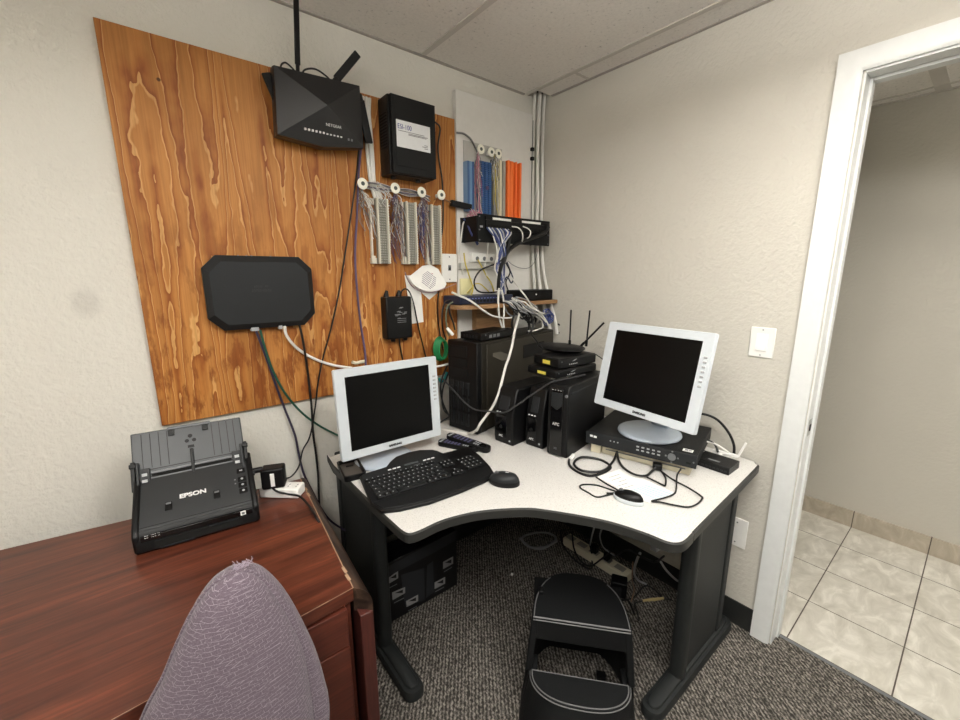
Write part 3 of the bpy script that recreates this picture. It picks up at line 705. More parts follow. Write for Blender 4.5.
# end panels: a slab between two rounded posts on a long low foot
def leg(name_side, P, ax):
    """P(d, s, z): d along the leg from the back, s across"""
    def pris(pts, z0, z1): m = MB(); m.prism([P(d, s) for d, s in pts], z0, z1); return m
    finish('leg_panel', pris([(.05, .012), (.40, .012), (.40, -.012), (.05, -.012)], .035, TZ-.033), M_DESKM, t, world=True)
    finish('leg_post', pris([(.395+a, b) for a, b in rrect(.05, .05, .018)], .03, TZ-.033), M_DESKM, t, world=True)
    finish('leg_post', pris([((.045 if name_side == 'left' else .085)+a, b) for a, b in rrect(.05, .036, .012)], .03, TZ-.033), M_DESKM, t, world=True)
    f = MB(); a = rrect(.62, .072, .032); o = .33 if name_side == 'left' else .285
    f.loft([[(*P(o+x*k, y*q), z) for x, y in a] for k, q, z in ((1, 1, .004), (1, 1, .026), (.985, .90, .036), (.945, .64, .038), (.94, .60, .045), (.93, .54, .047))])
    finish('foot', f, M_DESKM, t, world=True, ang=50)
    for d in (o-.26, o+.26): finish('glide', MB().cyl((*P(d, 0), 0), (*P(d, 0), .006), .014), M_BLK, t, world=True)
leg('left', lambda d, s: (-1.205-s, .0-d+.012), 'y')
leg('right', lambda d, s: (.0-d-.055, -1.158+s), 'x')
finish('back_post', MB().box(-.09, -.04, -.09, -.04, 0, TZ-.033), M_DESKM, t, world=True)
finish('modesty_panel', MB().box(-1.18, -.10, -.128, -.115, .30, TZ-.033), M_DESKM, t, world=True)
finish('modesty_panel', MB().box(-.105, -.092, -1.12, -.14, .30, TZ-.033), M_DESKM, t, world=True)
for x, y in ((-1.155, -.600), (-.655, -1.135)):
    finish('bracket', MB().box(x-.011, x+.011, y-.011, y+.011, TZ-.115, TZ-.033), M_GREY, t, world=True, bev=.002)

# ------------------------------------------------------------------ monitors
def monitor(name, label, pos, yaw, tilt, base, zb, br):
    t = thing(name, label, 'monitor', (base[0], base[1], zb))
    rv = Vector((math.cos(yaw), math.sin(yaw), 0)); nv = Vector((math.sin(yaw), -math.cos(yaw), 0))
    up = Vector((0, 0, 1))*math.cos(tilt)-nv*math.sin(tilt)
    m = frame(pos, rv, up)
    W, Hh, w, h = .412, .328, .338, .270
    b = MB(m)
    ro = [(x, y) for x, y in rrect(W, Hh, .006, 3)]; ri = [(x, y) for x, y in rrect(w, h, .001, 3)]
    b.loft([[(x*.78, y*.78, -.040) for x, y in ro], [(x*.9, y*.9, -.018) for x, y in ro], [(x, y, -.012) for x, y in ro], [(x, y, .002) for x, y in ro], [(x*.992, y*.99, .005) for x, y in ro], [(x, y, .004) for x, y in ri], [(x, y, -.001) for x, y in ri]], cap=False)
    b.add([(x*.78, y*.78, -.040) for x, y in ro], [tuple(range(len(ro)))])
    finish('bezel', b, M_SILV, t, world=True, ang=30)
    finish('screen', MB(m).box(-w/2-.002, w/2+.002, -h/2-.002, h/2+.002, -.006, .0005), M_SCREEN, t, world=True)
    text('brand_lettering', 'SAMSUNG', .0115, m @ Matrix.Translation((0, -Hh/2+.0135, .0055)), t, M_TXTD, True, ext=.0006, bold=.0005)
    bt = MB(m)
    for k in range(7):
        y = .085-k*.0155; bt.box(.183, .195, y-.0035, y+.0035, .003, .0068)
    finish('side_buttons', bt, M_LGREY, t, world=True, bev=.001)
    nk = MB(); p0 = m @ Vector((0, -.02, -.036)); p1 = Vector((base[0], base[1], zb+.012))-nv*br*.55; pm_ = p0.lerp(p1, .5)-nv*.02
    nk.loft([[Vector(c)+rv*x*s+Vector((0, 0, 1))*zz*.6-nv*yy for x, yy, zz in ((-.03, 0, -.012), (.03, 0, -.012), (.03, .026, .012), (-.03, .026, .012))] for c, s in ((p0, 1), (pm_, .9), (p1, 1.2))])
    finish('neck', nk, M_SILVB, t, world=True, bev=.004)
    finish('base', MB().lathe([(br*.97, 0), (br, .004), (br*.985, .010), (br*.9, .0145), (.02, .019), (.001, .019)], 44, (base[0], base[1], zb)), M_SILVB, t, world=True, ang=60)
    return t
monitor('computer_monitor', 'white framed flat monitor standing on the speckled desk behind the keyboard', (-1.088, -.299, .960), R(-1), R(4.6), (-1.115, -.262), TZ, .112)
# right: recorder on a beige box, the monitor on the recorder
RA = R(-75.5)
DV = Matrix.Translation((-.456, -.724, 0)) @ Matrix.Rotation(RA, 4, 'Z')
t = thing('beige_box', 'flat beige metal box lying under the black recorder', 'box', mat=DV @ Matrix.Translation((0, 0, TZ)))
finish('case', MB().box(.055, .375, .030, .27, 0, .044), M_BEIGE, t, bev=.003)
finish('front_groove', MB().box(.07, .36, .0285, .031, .019, .023), M_GREY, t)
tag(finish('support_block', MB(DV).box(.012, .052, .020, .26, TZ, TZ+.044), M_CREAM, bev=.003), 'small cream block under the left corner of the black recorder', 'block')
DZ = TZ+.0445
t = thing('video_recorder', 'wide flat black recorder with rows of buttons under the right monitor', 'video recorder', mat=DV @ Matrix.Translation((0, 0, DZ)))
finish('case', MB().box(0, .395, .006, .335, 0, .046), M_BLKM, t, bev=.0015)
finish('front_panel', MB().box(-.002, .397, -.004, .006, -.001, .047), M_CHAR, t, bev=.002)
l = MB(); l.box(.016, .028, -.0055, -.003, .029, .037); l.box(.031, .043, -.0055, -.003, .028, .036); finish('brand_mark', l, M_TXT, t)
b = MB()
for q in range(2):
    for k in range(5): b.box(.195+k*.0185, .205+k*.0185, -.0062, -.003, .030-q*.013, .0355-q*.013)
finish('number_buttons', b, M_LGREY, t, bev=.001)
b = MB()
for k in range(3): b.cyl((.098+k*.014, -.0055, .030), (.098+k*.014, -.003, .030), .0028, n=10)
finish('status_light', b, M_LGREY, t)
b = MB(); b.cyl((.318, -.0075, .024), (.318, -.003, .024), .0135, n=20)
for k in range(4): b.box(.315+.02*math.cos(k*1.571), .321+.02*math.cos(k*1.571), -.006, -.003, .021+.02*math.sin(k*1.571), .027+.02*math.sin(k*1.571))
finish('navigation_ring', b, M_GREY, t, bev=.001)
finish('usb_port', MB().box(.365, .380, -.005, -.003, .012, .019), M_HOLESHADE, t)
finish('screw', MB().cyl((.388, -.006, .022), (.388, -.003, .022), .003, n=10), M_GREY, t)
lb = finish('sticker', MB().box(.345, .378, .022, .046, .046, .0464), M_PAPER, t)
s_ = MB(); s_.box(.349, .374, .026, .0275, .0464, .0467); s_.box(.351, .362, .031, .042, .0464, .0467); s_.box(.364, .374, .033, .040, .0464, .0467); finish('sticker_print', s_, M_INK, lb)
monitor('computer_monitor', 'white framed flat monitor tilted back on top of the black recorder by the wall', (-.403, -.932, 1.101), R(-96), R(12), (-.285, -.892), DZ+.0462, .118)

# ------------------------------------------------------------------ computer tower and the uninterruptible power supplies
def local(x, y, z, th): return Matrix.Translation((x, y, z)) @ Matrix.Rotation(R(th-90), 4, 'Z')
TH = .415
t = thing('computer_tower', 'large dark grey computer tower standing in the desk corner', 'computer', mat=local(-.708, -.138, TZ, 10))
finish('case', MB().box(0, .174, .022, .615, .006, TH), M_GUN, t, bev=.004)
fb = finish('front_bezel', MB().box(-.002, .176, -.010, .022, .004, TH+.002), M_BLK, t, bev=.004)
b = MB()
for k in range(2): b.box(.012, .118, -.0125, -.009, .300-k*.045, .338-k*.045)
b.box(.012, .118, -.0125, -.009, .345, .395)
finish('drive_bay', b, M_BLKM, fb, bev=.001)
b = MB()
for k in range(4):
    for q in range(3):
        z = .03+q*.072; b.box(.014+k*.031, .036+k*.031, -.0125, -.009, z, z+.060)
finish('vent_slats', b, M_CHAR, fb, bev=.002)
finish('drive_handles', (lambda m: [m.box(.022+k*.031, .028+k*.031, -.017, -.012, .045, .21) for k in range(4)] and m)(MB()), M_BLK, fb, bev=.001)
b = MB()
for k in range(3): b.box(.020+k*.016, .030+k*.016, -.012, -.009, .382, .387)
finish('usb_port', b, M_GREY, fb)
finish('side_panel', MB().box(.174, .1775, .055, .600, .018, TH-.012), pm('tower side steel', (56, 52, 44), .4, .35), t, bev=.002)
b = MB(); P = [(.095, .360), (.150, .360), (.215, .335), (.215, .315), (.160, .315), (.095, .345)]
b.prism(P, .1775, .1795, 'x'); finish('latch_recess', b, pm('latch grey', (92, 88, 78), .45), t, bev=.002)
b = MB(); b.prism([(.330, .300), (.500, .300), (.515, .365), (.330, .365)], .1775, .179, 'x'); finish('side_vent', b, M_HOLESHADE, t)
for x in (.02, .154):
    for y in (.05, .56): finish('foot', MB().box(x-.012, x+.012, y-.02, y+.02, 0, .006), M_BLK, t)
TM = local(-.708, -.138, TZ+TH, 10)
t = thing('network_recorder', 'flat black device lying on top of the computer tower', 'network device', mat=TM @ Matrix.Translation((.035, .035, .0)))
finish('case', MB().box(0, .125, 0, .24, .004, .036), M_BLK, t, bev=.003)
b = MB(); [b.box(.02+k*.018, .03+k*.018, -.0015, .001, .014, .026) for k in range(5)]; finish('front_ports', b, M_CHAR, t)
b = MB(); b.cyl((.1265, .03, .028), (.1245, .03, .028), .003, n=10); [b.box(.1245, .1265, .055+k*.028, .073+k*.028, .012, .026) for k in range(3)]; finish('side_sockets', b, M_GREY, t)
for x, y in ((.02, .02), (.105, .02), (.02, .22), (.105, .22)): finish('foot', MB().cyl((x, y, 0), (x, y, .004), .006, n=10), M_BLK, t)

def ups_slim(label, x, y, th, w, h, d):
    t = thing('battery_backup', label, 'battery backup', mat=local(x, y, TZ, th))
    b = MB(); pr = [(.0, 0), (-.006, .03), (-.004, .13), (.022, h-.012), (.034, h), (d-.02, h-.004), (d, h-.03), (d, 0)]
    b.loft([[(xx, yy, zz) for yy, zz in pr] for xx in (0, w)]); finish('housing', b, M_BLK, t, bev=.006)
    p = MB(); p.loft([[(xx, yy, zz) for yy, zz in ((-.008, .028), (-.006, .128), (.0, .128), (.0, .028))] for xx in (.010, w-.030)]); finish('front_panel', p, M_GLOSS, t, bev=.002)
    v = MB(); v.loft([[(xx, yy, zz) for yy, zz in ((-.003, .150), (.016, h-.035), (.021, h-.035), (.004, .150))] for xx in (.022, w-.028)]); finish('upper_window', v, M_CHAR, t, bev=.003)
    l = MB()
    for k in range(3): l.box(.016+k*.014, .022+k*.014, -.0075, -.002, .136, .139)
    finish('status_light', l, M_TXT, t)
    l = MB(); l.cyl(((w-.02)/2, -.0095, .076), ((w-.02)/2, -.006, .076), .0075, n=16); finish('power_button', l, M_BLKM, t)
    text('brand_lettering', 'APC', .0125, frame((w*.40, -.0085, .036), (1, 0, 0), (0, 0, 1)), t, M_TXT)
    finish('corner_badge', MB().cyl((w-.014, -.0068, .022), (w-.014, -.003, .022), .004, n=12), M_LGREY, t)
    return t
ups_slim('slim black battery backup leftmost of three, beside the computer tower', -.658, -.398, 6, .102, .243, .30)
ups_slim('slim black battery backup in the middle of the three', -.586, -.513, 8, .086, .250, .30)
t = thing('battery_backup', 'larger black battery backup rightmost of three, next to the tilted monitor', 'battery backup', mat=local(-.585, -.628, TZ, 10.5))
w, h, d = .090, .288, .34
b = MB(); pr = [(.004, 0), (0, .02), (0, h-.02), (.012, h), (d, h), (d, 0)]
b.loft([[(xx, yy, zz) for yy, zz in pr] for xx in (0, w)]); finish('housing', b, M_BLK, t, bev=.005)
finish('front_panel', MB().box(.016, w-.020, -.006, .001, .006, h-.012), M_GLOSS, t, bev=.003)
v = MB(); v.prism([(.020, .205), (.045, .192), (w-.024, .212), (w-.024, .262), (.020, .262)], -.0085, -.005, 'y'); finish('display_window', v, M_CHAR, t, bev=.002)
text('brand_lettering', 'APC', .017, frame(((w-.004)/2, -.0068, .135), (1, 0, 0), (0, 0, 1)), t, M_TXT, sx=.95)
text('rating_mark', 'XS', .012, frame(((w-.004)/2, -.0068, .035), (1, 0, 0), (0, 0, 1)), t, M_TXTG)
l = MB(); [l.box(.022+k*.012, .027+k*.012, -.0075, -.004, .2695, .272) for k in range(4)]; finish('status_light', l, M_LGREY, t)
finish('corner_badge', MB().cyl((w-.009, -.003, .252), (w-.009, .001, .252), .006, n=14), M_GREY, t)
finish('side_seam', MB().box(w-.001, w+.0012, .02, d-.02, h-.032, h-.026), M_CHAR, t)

def modem(name, label, x, y, z, w, d, h, front):
    t = thing(name, label, 'modem', (x, y, z), rz=front)
    finish('case', MB().box(0, w, 0, d, .003, h), M_BLK, t, bev=.006)
    finish('front_panel', MB().box(.006, w-.006, -.0015, .002, .006, h-.005), M_BLKM, t, bev=.001)
    finish('yellow_sticker', MB().box(-.0008, .002, d*.34, d*.62, h*.32, h*.68), M_YEL, t)
    b = MB(); [b.cyl((w*.26+k*.011, -.0028, h*.38), (w*.26+k*.011, -.001, h*.38), .0022, n=8) for k in range(5)]; finish('status_light', b, M_TXT, t)
    k = MB(); k.prism([(w*.33, h*.62), (w*.38, h*.74), (w*.45, h*.80), (w*.40, h*.68)], -.0026, -.001, 'y'); finish('emblem', k, M_LGREY, t)
    finish('screw_dot', MB().cyl((.014, -.0028, h*.72), (.014, -.001, h*.72), .0025, n=8), M_GREY, t)
    for xx in (.03, w-.03):
        for yy in (.02, d-.02): finish('foot', MB().cyl((xx, yy, 0), (xx, yy, .004), .007, n=10), M_BLK, t)
    return t
modem('modem', 'black modem with yellow side sticker, lower of two stacked on the battery backups', -.522, -.612, 1.0285, .262, .165, .034, R(-1))
modem('modem', 'black modem with yellow side sticker, upper of two, under the three antenna router', -.492, -.600, 1.0630, .232, .150, .044, R(-3))
t = thing('wireless_router', 'oval black router with three thin antennas on top of the stacked modems', 'router', (-.335, -.475, 1.107))
finish('body', MB().lathe([(.60, 0), (.86, .006), (1.0, .017), (.97, .022), (.55, .028), (.05, .030)], 36, (-.335, -.475, 1.107), .085, .118), M_BLK, t, world=True, ang=60)
for a, b_ in (((-.301, -.496, 1.128), (-.301, -.496, 1.290)), ((-.243, -.543, 1.126), (-.237, -.549, 1.287)), ((-.272, -.535, 1.128), (-.222, -.615, 1.238))):
    a, b_ = Vector(a), Vector(b_)
    m = MB(); m.bar(a.lerp(b_, .10), b_, .011, .006, (1, -1, 0)); m.cyl(a, a.lerp(b_, .16), .006, n=10); finish('antenna', m, M_BLK, t, world=True, bev=.001)
    

# ------------------------------------------------------------------ keyboard, mice, remotes, tray
KM = Matrix.Translation((-1.068, -.508, TZ)) @ Matrix.Rotation(R(-5.2), 4, 'Z')
KI = KM.inverted()
t = thing('keyboard', 'black wireless keyboard with a curved palm rest in front of the left monitor', 'keyboard', mat=KM)
ol = [KI @ Vector(p) for p in [(-1.261,-0.378,0.752),(-1.300,-0.555,0.752),(-1.291,-0.612,0.752),(-1.244,-0.636,0.752),(-1.153,-0.660,0.752),(-1.034,-0.667,0.752),(-0.934,-0.664,0.752),(-0.897,-0.657,0.752),(-0.874,-0.642,0.752),(-0.850,-0.591,0.752),(-0.825,-0.502,0.752),(-0.815,-0.431,0.752),(-0.827,-0.415,0.752),(-0.931,-0.403,0.752),(-0.936,-0.375,0.752),(-0.947,-0.354,0.752),(-0.989,-0.326,0.752),(-1.037,-0.316,0.752),(-1.094,-0.321,0.752),(-1.128,-0.343,0.752),(-1.158,-0.370,0.752),(-1.201,-0.370,0.752),(-1.245,-0.368,0.752)]]
o2 = [(p.x, p.y) for p in ol]
KH = .018
b = MB(); b.loft([[(x, y, z+.006*max(0, (y+.02)/.12)) for x, y in q] for q, z in ((inset(o2, .004), .0), (o2, .004), (o2, .011), (inset(o2, .004), .0145))])
body = finish('body', b, M_BLK, t, ang=40)
pr = [p for p in o2 if p[1] < -.064]
pr = sorted(pr, key=lambda p: p[0]); low = [p for p in pr]
b = MB(); lo = inset([(-.212, -.064)]+[p for p in low if p[1] < -.066]+[(.212, -.064)], .006)
b.prism(lo, .0135, .0175); finish('palm_rest', b, M_BLKM, t, bev=.002)
M_LEG = pm('dim key legend', (178, 178, 180), .6)
kme = None; kcount = 0; kx = MB()
def key(x, y, w, h, z):
    global kcount
    if kcount < 100:
        m = MB(); m.loft([[(x+a*w*f, y+c*h*f, zz) for a, c in ((-.5, -.5), (.5, -.5), (.5, .5), (-.5, .5))] for f, zz in ((1, z), (.96, z+.0035), (.82, z+.0055))])
        m.mi = 1; m.box(x-w*.16, x-w*.16+.0035, y-.001, y+.0035, z+.0054, z+.0058)
        finish('key', m, [M_BLKM, M_LEG], t, smooth=False)
    else:
        kx.mi = 0; kx.loft([[(x+a*w*f, y+c*h*f, zz) for a, c in ((-.5, -.5), (.5, -.5), (.5, .5), (-.5, .5))] for f, zz in ((1, z), (.96, z+.0035), (.82, z+.0055))])
        kx.mi = 1; kx.box(x-w*.16, x-w*.16+.0035, y-.001, y+.0035, z+.0054, z+.0058)
    kcount += 1
rows = [(-.050, [1.3, 1, 1.3, 5.6, 1.3, 1, 1, 1.3]), (-.0265, [2.3]+[1]*10+[2.5]), (-.003, [1.8]+[1]*11+[2]), (.0205, [1.5]+[1]*12+[1.3]), (.044, [1]*13+[2])]
for y, ws in rows:
    un = .262/sum(ws); x = -.200
    for wq in ws: key(x+un*wq/2, y, un*wq-.0018, .0208, .0150+.006*max(0, (y+.02)/.12)); x += un*wq
for q in range(4):
    for k in range(4): key(.147+k*.0180, -.044+q*.0235+.004, .0160, .0200, .0155)
for k in range(3):
    for q in range(2): key(.080+k*.0165, .0205+q*.0235, .0148, .0200, .017)
for k, y in ((0, -.050), (1, -.050), (2, -.050), (1, -.0265)): key(.080+k*.0165, y, .0148, .0205, .0155)
for k in range(13): key(-.192+k*.0198+(.004 if k > 4 else 0)+(.004 if k > 8 else 0), .0665, .016, .012, .0188)
if kcount > 100:
    ko = finish('function_keys', kx, [M_BLKM, M_LEG], t, smooth=False); ko['kind'] = 'stuff'
b = MB()
for x in (-.10, -.083, -.066, .038, .055, .072): b.cbox((x, .098, .0212), (.013, .0055, .004))
finish('media_buttons', b, M_TXT, t, bev=.001)
finish('display_strip', MB().cbox((-.015, .100, .0203), (.055, .016, .003)), M_GLOSS, t)
l = MB(); l.box(-.012, .012, .082, .085, .0195, .0203); finish('brand_mark', l, M_TXTG, t)

def mouse(name, label, c, rz, L_, W_, H_, m_top, m_side, cord=False):
    t = thing(name, label, 'computer mouse', (c[0], c[1], TZ), rz)
    def ringz(f, z, sh=0): return [(L_/2*f*math.cos(a)*(1.0), W_/2*f*math.sin(a)*(1+.10*math.cos(a)), z+sh*math.cos(a)) for a in [2*math.pi*i/28 for i in range(28)]]
    finish('shell_base', MB().loft([ringz(.94, 0), ringz(1.0, .004), ringz(1.0, H_*.34), ringz(.97, H_*.45)]), m_side, t, ang=60)
    finish('top_shell', MB().loft([ringz(.96, H_*.44), ringz(.92, H_*.62, -.002), ringz(.78, H_*.84, -.003), ringz(.5, H_*.97, -.002), ringz(.05, H_)]), m_top, t, ang=60)
    finish('scroll_wheel', MB().cyl((L_*.26, -.0035, H_*.84), (L_*.26, .0035, H_*.84), .008), M_GREY, t)
    return t
t = mouse('computer_mouse', 'dark grey cordless mouse on the speckled desk right of the keyboard', (-.882, -.705), R(122), .108, .066, .040, M_CHAR, M_BLK)
finish('top_mark', MB().cbox((-.008, -.006, .0402), (.012, .004, .001)), M_TXT, t)
t = mouse('computer_mouse', 'black and silver corded mouse beside the loose paper', (-.654, -1.036), R(100), .096, .052, .034, M_BLK, M_SILV)
finish('cord', MB().tube([(.044, .0, .012), (.060, .002, .006), (.070, .006, .005)], .003, 6), M_BLKC, t)

def remote(name, label, p0, p1, z0, z1, w, hole):
    p0, p1 = Vector((p0[0], p0[1], TZ+z0)), Vector((p1[0], p1[1], TZ+z1)); d = p1-p0; ln = d.length
    m = frame(p0, d, Vector((0, 0, 1)).cross(d)); 
    if (m.to_3x3() @ Vector((0, 0, 1))).z < 0: m = frame(p0, d, -Vector((0, 0, 1)).cross(d))
    t = thing(name, label, 'remote control', mat=m)
    b = MB(); pts = rrect(ln, w, w*.42, 5, ln/2, 0)
    b.loft([[(x, y*f, z) for x, y in pts] for f, z in ((.86, 0), (1, .006), (1, .014), (.9, .019))]); finish('body', b, M_BLK, t, ang=50)
    b = MB()
    for i in range(5):
        for j in range(3): b.cbox((ln*.20+i*ln*.085, (j-1)*w*.25, .0195), (.009, .007, .003))
    finish('rubber_buttons', b, pm('lavender buttons', (96, 94, 128), .5), t, bev=.001)
    b = MB(); [b.cbox((ln*.08, (j-1)*w*.28, .0195), (.010, .009, .003)) for j in range(3)]; [b.cbox((ln*.66+i*.010, (j-.5)*w*.34, .0195), (.006, .009, .003)) for i in range(3) for j in range(2)]
    finish('light_buttons', b, M_LGREY, t, bev=.001)
    finish('dark_pad', MB().cyl((ln*.84, 0, .0185), (ln*.84, 0, .0205), w*.30), M_GLOSS, t)
    return t
remote('remote_control', 'black remote lying flat, farther left of the two near the computer tower', (-.868, -.280), (-.787, -.443), 0, 0, .050, False)
remote('remote_control', 'black remote lying partly across another, nearer the battery backups', (-.826, -.284), (-.760, -.482), .0195, .003, .048, False)
TR = frame((-1.256, -.290, TZ), Vector((.98, -.17, 0)), Vector((.17, .98, 0)))
t = thing('charging_cradle', 'small square black tray on the left edge of the speckled desk', 'tray', mat=TR)
b = MB(); a = rrect(.074, .140, .012); 
b.loft([[(x, y, 0) for x, y in a], [(x*1.06, y*1.04, .020) for x, y in a], [(x*.94, y*.95, .021) for x, y in a], [(x*.86, y*.92, .008) for x, y in a]]); finish('tray', b, M_BLK, t, ang=40)
finish('floor_pad', MB().prism([(x*.8, y*.88) for x, y in a], .0078, .009), pm('dark taupe pad', (72, 68, 64), .5), t)
finish('moulded_ridge', MB().box(-.012, .014, .030, .036, .008, .012), M_BLK, t)

# papers, small switch, adapters and cords on the right wing
def flat(name, label, pts, z, m, lines, cat='paper'):
    t = thing(name, label, cat, (sum(p[0] for p in pts)/len(pts), sum(p[1] for p in pts)/len(pts), z))
    finish('sheet', MB().prism([(p[0], p[1]) for p in pts], z, z+.0006), m, t, world=True)
    lines(t); return t
def note(t):
    b = MB(); U = Vector((.115, -.024, 0)).normalized(); V = Vector((-.093, -.217, 0)).normalized()
    o = Vector((-.48, -.905, TZ+.0007))
    for k in range(5):
        p = o+V*(.02+k*.02)-U*(.03+.01*(k % 2)); b.bar(p, p+V*.001-U*(.05-.006*(k % 3)), .0018, .0004)
    finish('handwriting', b, M_INK, t, world=True)
flat('note_paper', 'white sheet of paper lying in front of the black recorder', [(-0.596,-0.878,0.740),(-0.471,-0.896,0.740),(-0.492,-1.107,0.740),(-0.613,-1.086,0.740)], TZ, M_PAPER, note)
def note2(t):
    b = MB()
    for a_, b2 in PXPAIR: b.bar(a_, b2, .002, .0004)
    finish('printed_lines', b, M_INKC, t, world=True)
q = [(-0.587,-1.004,0.741),(-0.511,-1.019,0.741),(-0.495,-1.104,0.741),(-0.589,-1.089,0.741)]
PXPAIR = [(Vector(q[0]).lerp(Vector(q[1]), f)+Vector((0, 0, .0008)), Vector(q[3]).lerp(Vector(q[2]), f)+Vector((0, 0, .0008))) for f in (.15, .35, .5, .65, .85)]
flat('printed_slip', 'pale blue printed slip on the near end of the white sheet', q, TZ+.0007, pm('pale blue paper', (222, 232, 234), .8), note2)
t = thing('ethernet_switch', 'small black network switch on the desk corner by the light switch wall', 'network device', (-.18, -1.11, TZ))
b = MB(); b.box(-.228, -.132, -1.168, -1.035, TZ, TZ+.028); finish('case', b, M_BLK, t, world=True, bev=.002)
b = MB(); [b.box(-.2295, -.2275, -1.160+k*.013, -1.152+k*.013, TZ+.008, TZ+.014) for k in range(8)]; finish('front_lights', b, M_CHAR, t, world=True)
l = MB(); l.box(-.205, -.195, -1.125, -1.085, TZ+.028, TZ+.0284); finish('brand_mark', l, M_TXTG, t, world=True)
t = thing('usb_adapter', 'white stub antenna on a white plug behind the small black switch', 'adapter', (-.11, -1.12, TZ))
finish('plug', MB().bar((-.112, -1.065, TZ+.03), (-.100, -1.150, TZ+.03), .012, .012), M_WHITE, t, world=True, bev=.003)
finish('stand', MB().box(-.118, -.100, -1.10, -1.07, TZ, TZ+.026), M_WHITE, t, world=True)
finish('antenna', MB().cyl((-.100, -1.150, TZ+.030), (-.092, -1.168, TZ+.088), .0042), M_WHITE, t, world=True)
# ------------------------------------------------------------------ wall plates on the right wall
t = thing('light_switch', 'white rocker light switch on the wall beside the door casing', 'light switch', (0, -1.148, 1.136))
finish('plate', MB().box(-.006, .0005, -1.188, -1.108, 1.138, 1.250), M_WHITE, t, world=True, bev=.003)
finish('rocker', MB().loft([[(x, y, z) for y in (-1.166, -1.130) for x, z in ((-.005, 1.162), (-.013, 1.166), (-.007, 1.226), (-.005, 1.226))][i] for i in (0, 1, 2, 3)] and [[(x, y, z) for x, z in ((-.005, 1.162), (-.012, 1.165), (-.0075, 1.227), (-.005, 1.227))] for y in (-1.166, -1.130)]), pm('rocker white', (246, 246, 243), .3), t, world=True)
for z in (1.241, 1.147): finish('screw', MB().cyl((-.0072, -1.148, z), (-.005, -1.148, z), .003, n=10), M_LGREY, t, world=True)
t = thing('blank_plate', 'blank white wall plate low on the wall behind the right desk leg', 'wall plate', (0, -1.148, .35))
finish('plate', MB().box(-.006, .0005, -1.188, -1.112, .350, .474), M_WHITE, t, world=True, bev=.002)
for z in (.455, .368): finish('screw', MB().cyl((-.0072, -1.150, z), (-.005, -1.150, z), .003, n=10), M_GREY, t, world=True)

# ------------------------------------------------------------------ brown desk at the left
WZ = .735
t = thing('wooden_desk', 'mahogany brown office desk along the wall with a worn rounded right end', 'desk', (-2.2, -.5, 0))
finish('desktop', MB().prism([(-1.412, -.213), (-2.95, -.012), (-2.95, -.945), (-1.471, -.836)], WZ-.034, WZ), M_MAH, t, world=True, bev=.0015, seg=1)
b = MB()
prof = [(0, .0), (.35, -.0005), (.62, -.004), (.84, -.012), (.97, -.024), (1, -.036), (1, -.06), (0, -.06)]
b.loft([[(i+(o-i)*f, y0+(y1-y0)*f, WZ+z) for f, z in prof] for (i, y0), (o, y1) in (((-1.4125, -.212), (-1.388, -.208)), ((-1.4295, -.386), (-1.404, -.386)), ((-1.4725, -.836), (-1.440, -.868)))])
finish('end_edge', b, M_MAHD, t, world=True)
b = MB(); b.prism([(-1.388, -.208), (-1.440, -.868), (-1.471, -.868), (-1.419, -.208)], 0, WZ-.055); finish('side_panel', b, M_MAHP, t, world=True, bev=.002)
ch = MB(); P = [(-1.4125, -.214), (-1.420, -.29), (-1.4285, -.386), (-1.444, -.55), (-1.4585, -.70), (-1.4717, -.8365), (-1.60, -.8462), (-1.90, -.868)]
ch.tube([(x, y, WZ) for x, y in P[:6]], .0013, 4, 1); ch.tube([(x, y+.001, WZ) for x, y in P[5:]], .0005, 4, 1)
for x, y in ((-1.419, -.30), (-1.4235, -.345), (-1.4645, -.765), (-1.4675, -.795)): ch.box(x-.004, x+.003, y-.012, y+.012, WZ-.001, WZ+.0006)
finish('chipped_edge', ch, pm('bare chipboard', (160, 130, 104), .8), t, world=True)
finish('carcass', MB().box(-1.93, -1.478, -.826, -.24, .03, WZ-.034), M_MAHV, t, world=True)
for z0, z1 in ((.03, .345), (.350, (-1.4753,-0.8450,0.5961)[2]-.0015), ((-1.4753,-0.8450,0.5961)[2]+.0015, WZ-.040)):
    d = finish('drawer', MB().box(-1.925, -1.492, -.845, -.827, z0, z1), M_MAHV, t, world=True, bev=.0015, seg=1)
    finish('pull', MB().box(-1.76, -1.66, -.850, -.844, z1-.035, z1-.022), M_METAL, d, world=True, bev=.002)
finish('side_panel', MB().box(-2.94, -2.91, -.93, -.03, 0, WZ-.034), M_MAHP, t, world=True)
finish('modesty_panel', MB().box(-2.91, -1.93, -.12, -.10, .2, WZ-.034), M_MAHV, t, world=True)

# ------------------------------------------------------------------ office chair
A = R(10); LN = R(-6)
P0 = Vector((-1.692, -.936, .97)); rv = Vector((math.cos(A), -math.sin(A), 0)); nv = Vector((-math.sin(A), -math.cos(A), 0)); up = Vector((0, 0, 1))*math.cos(LN)+nv*math.sin(LN)
t = thing('office_chair', 'office chair with a rounded mauve patterned fabric back standing against the brown desk front', 'chair', (P0.x-.04, P0.y-.24, 0))
left = [(-.020, -.020), (-.046, -.032), (-.074, -.064), (-.101, -.113), (-.125, -.163), (-.151, -.207), (-.175, -.262), (-.188, -.33), (-.182, -.41), (-.15, -.465)]
rsh = [(.002, -.020), (.017, -.031), (.035, -.060), (.060, -.128), (.080, -.208), (.084, -.277), (.086, -.344), (.080, -.42)]
rcu = [(.004, -.024), (.025, -.036), (.047, -.069), (.068, -.118), (.089, -.188), (.104, -.254), (.113, -.320), (.116, -.361), (.108, -.43)]
def smooth(pts): return [(p.x, p.y) for p in cr([(x, y, 0) for x, y in pts], 4)]
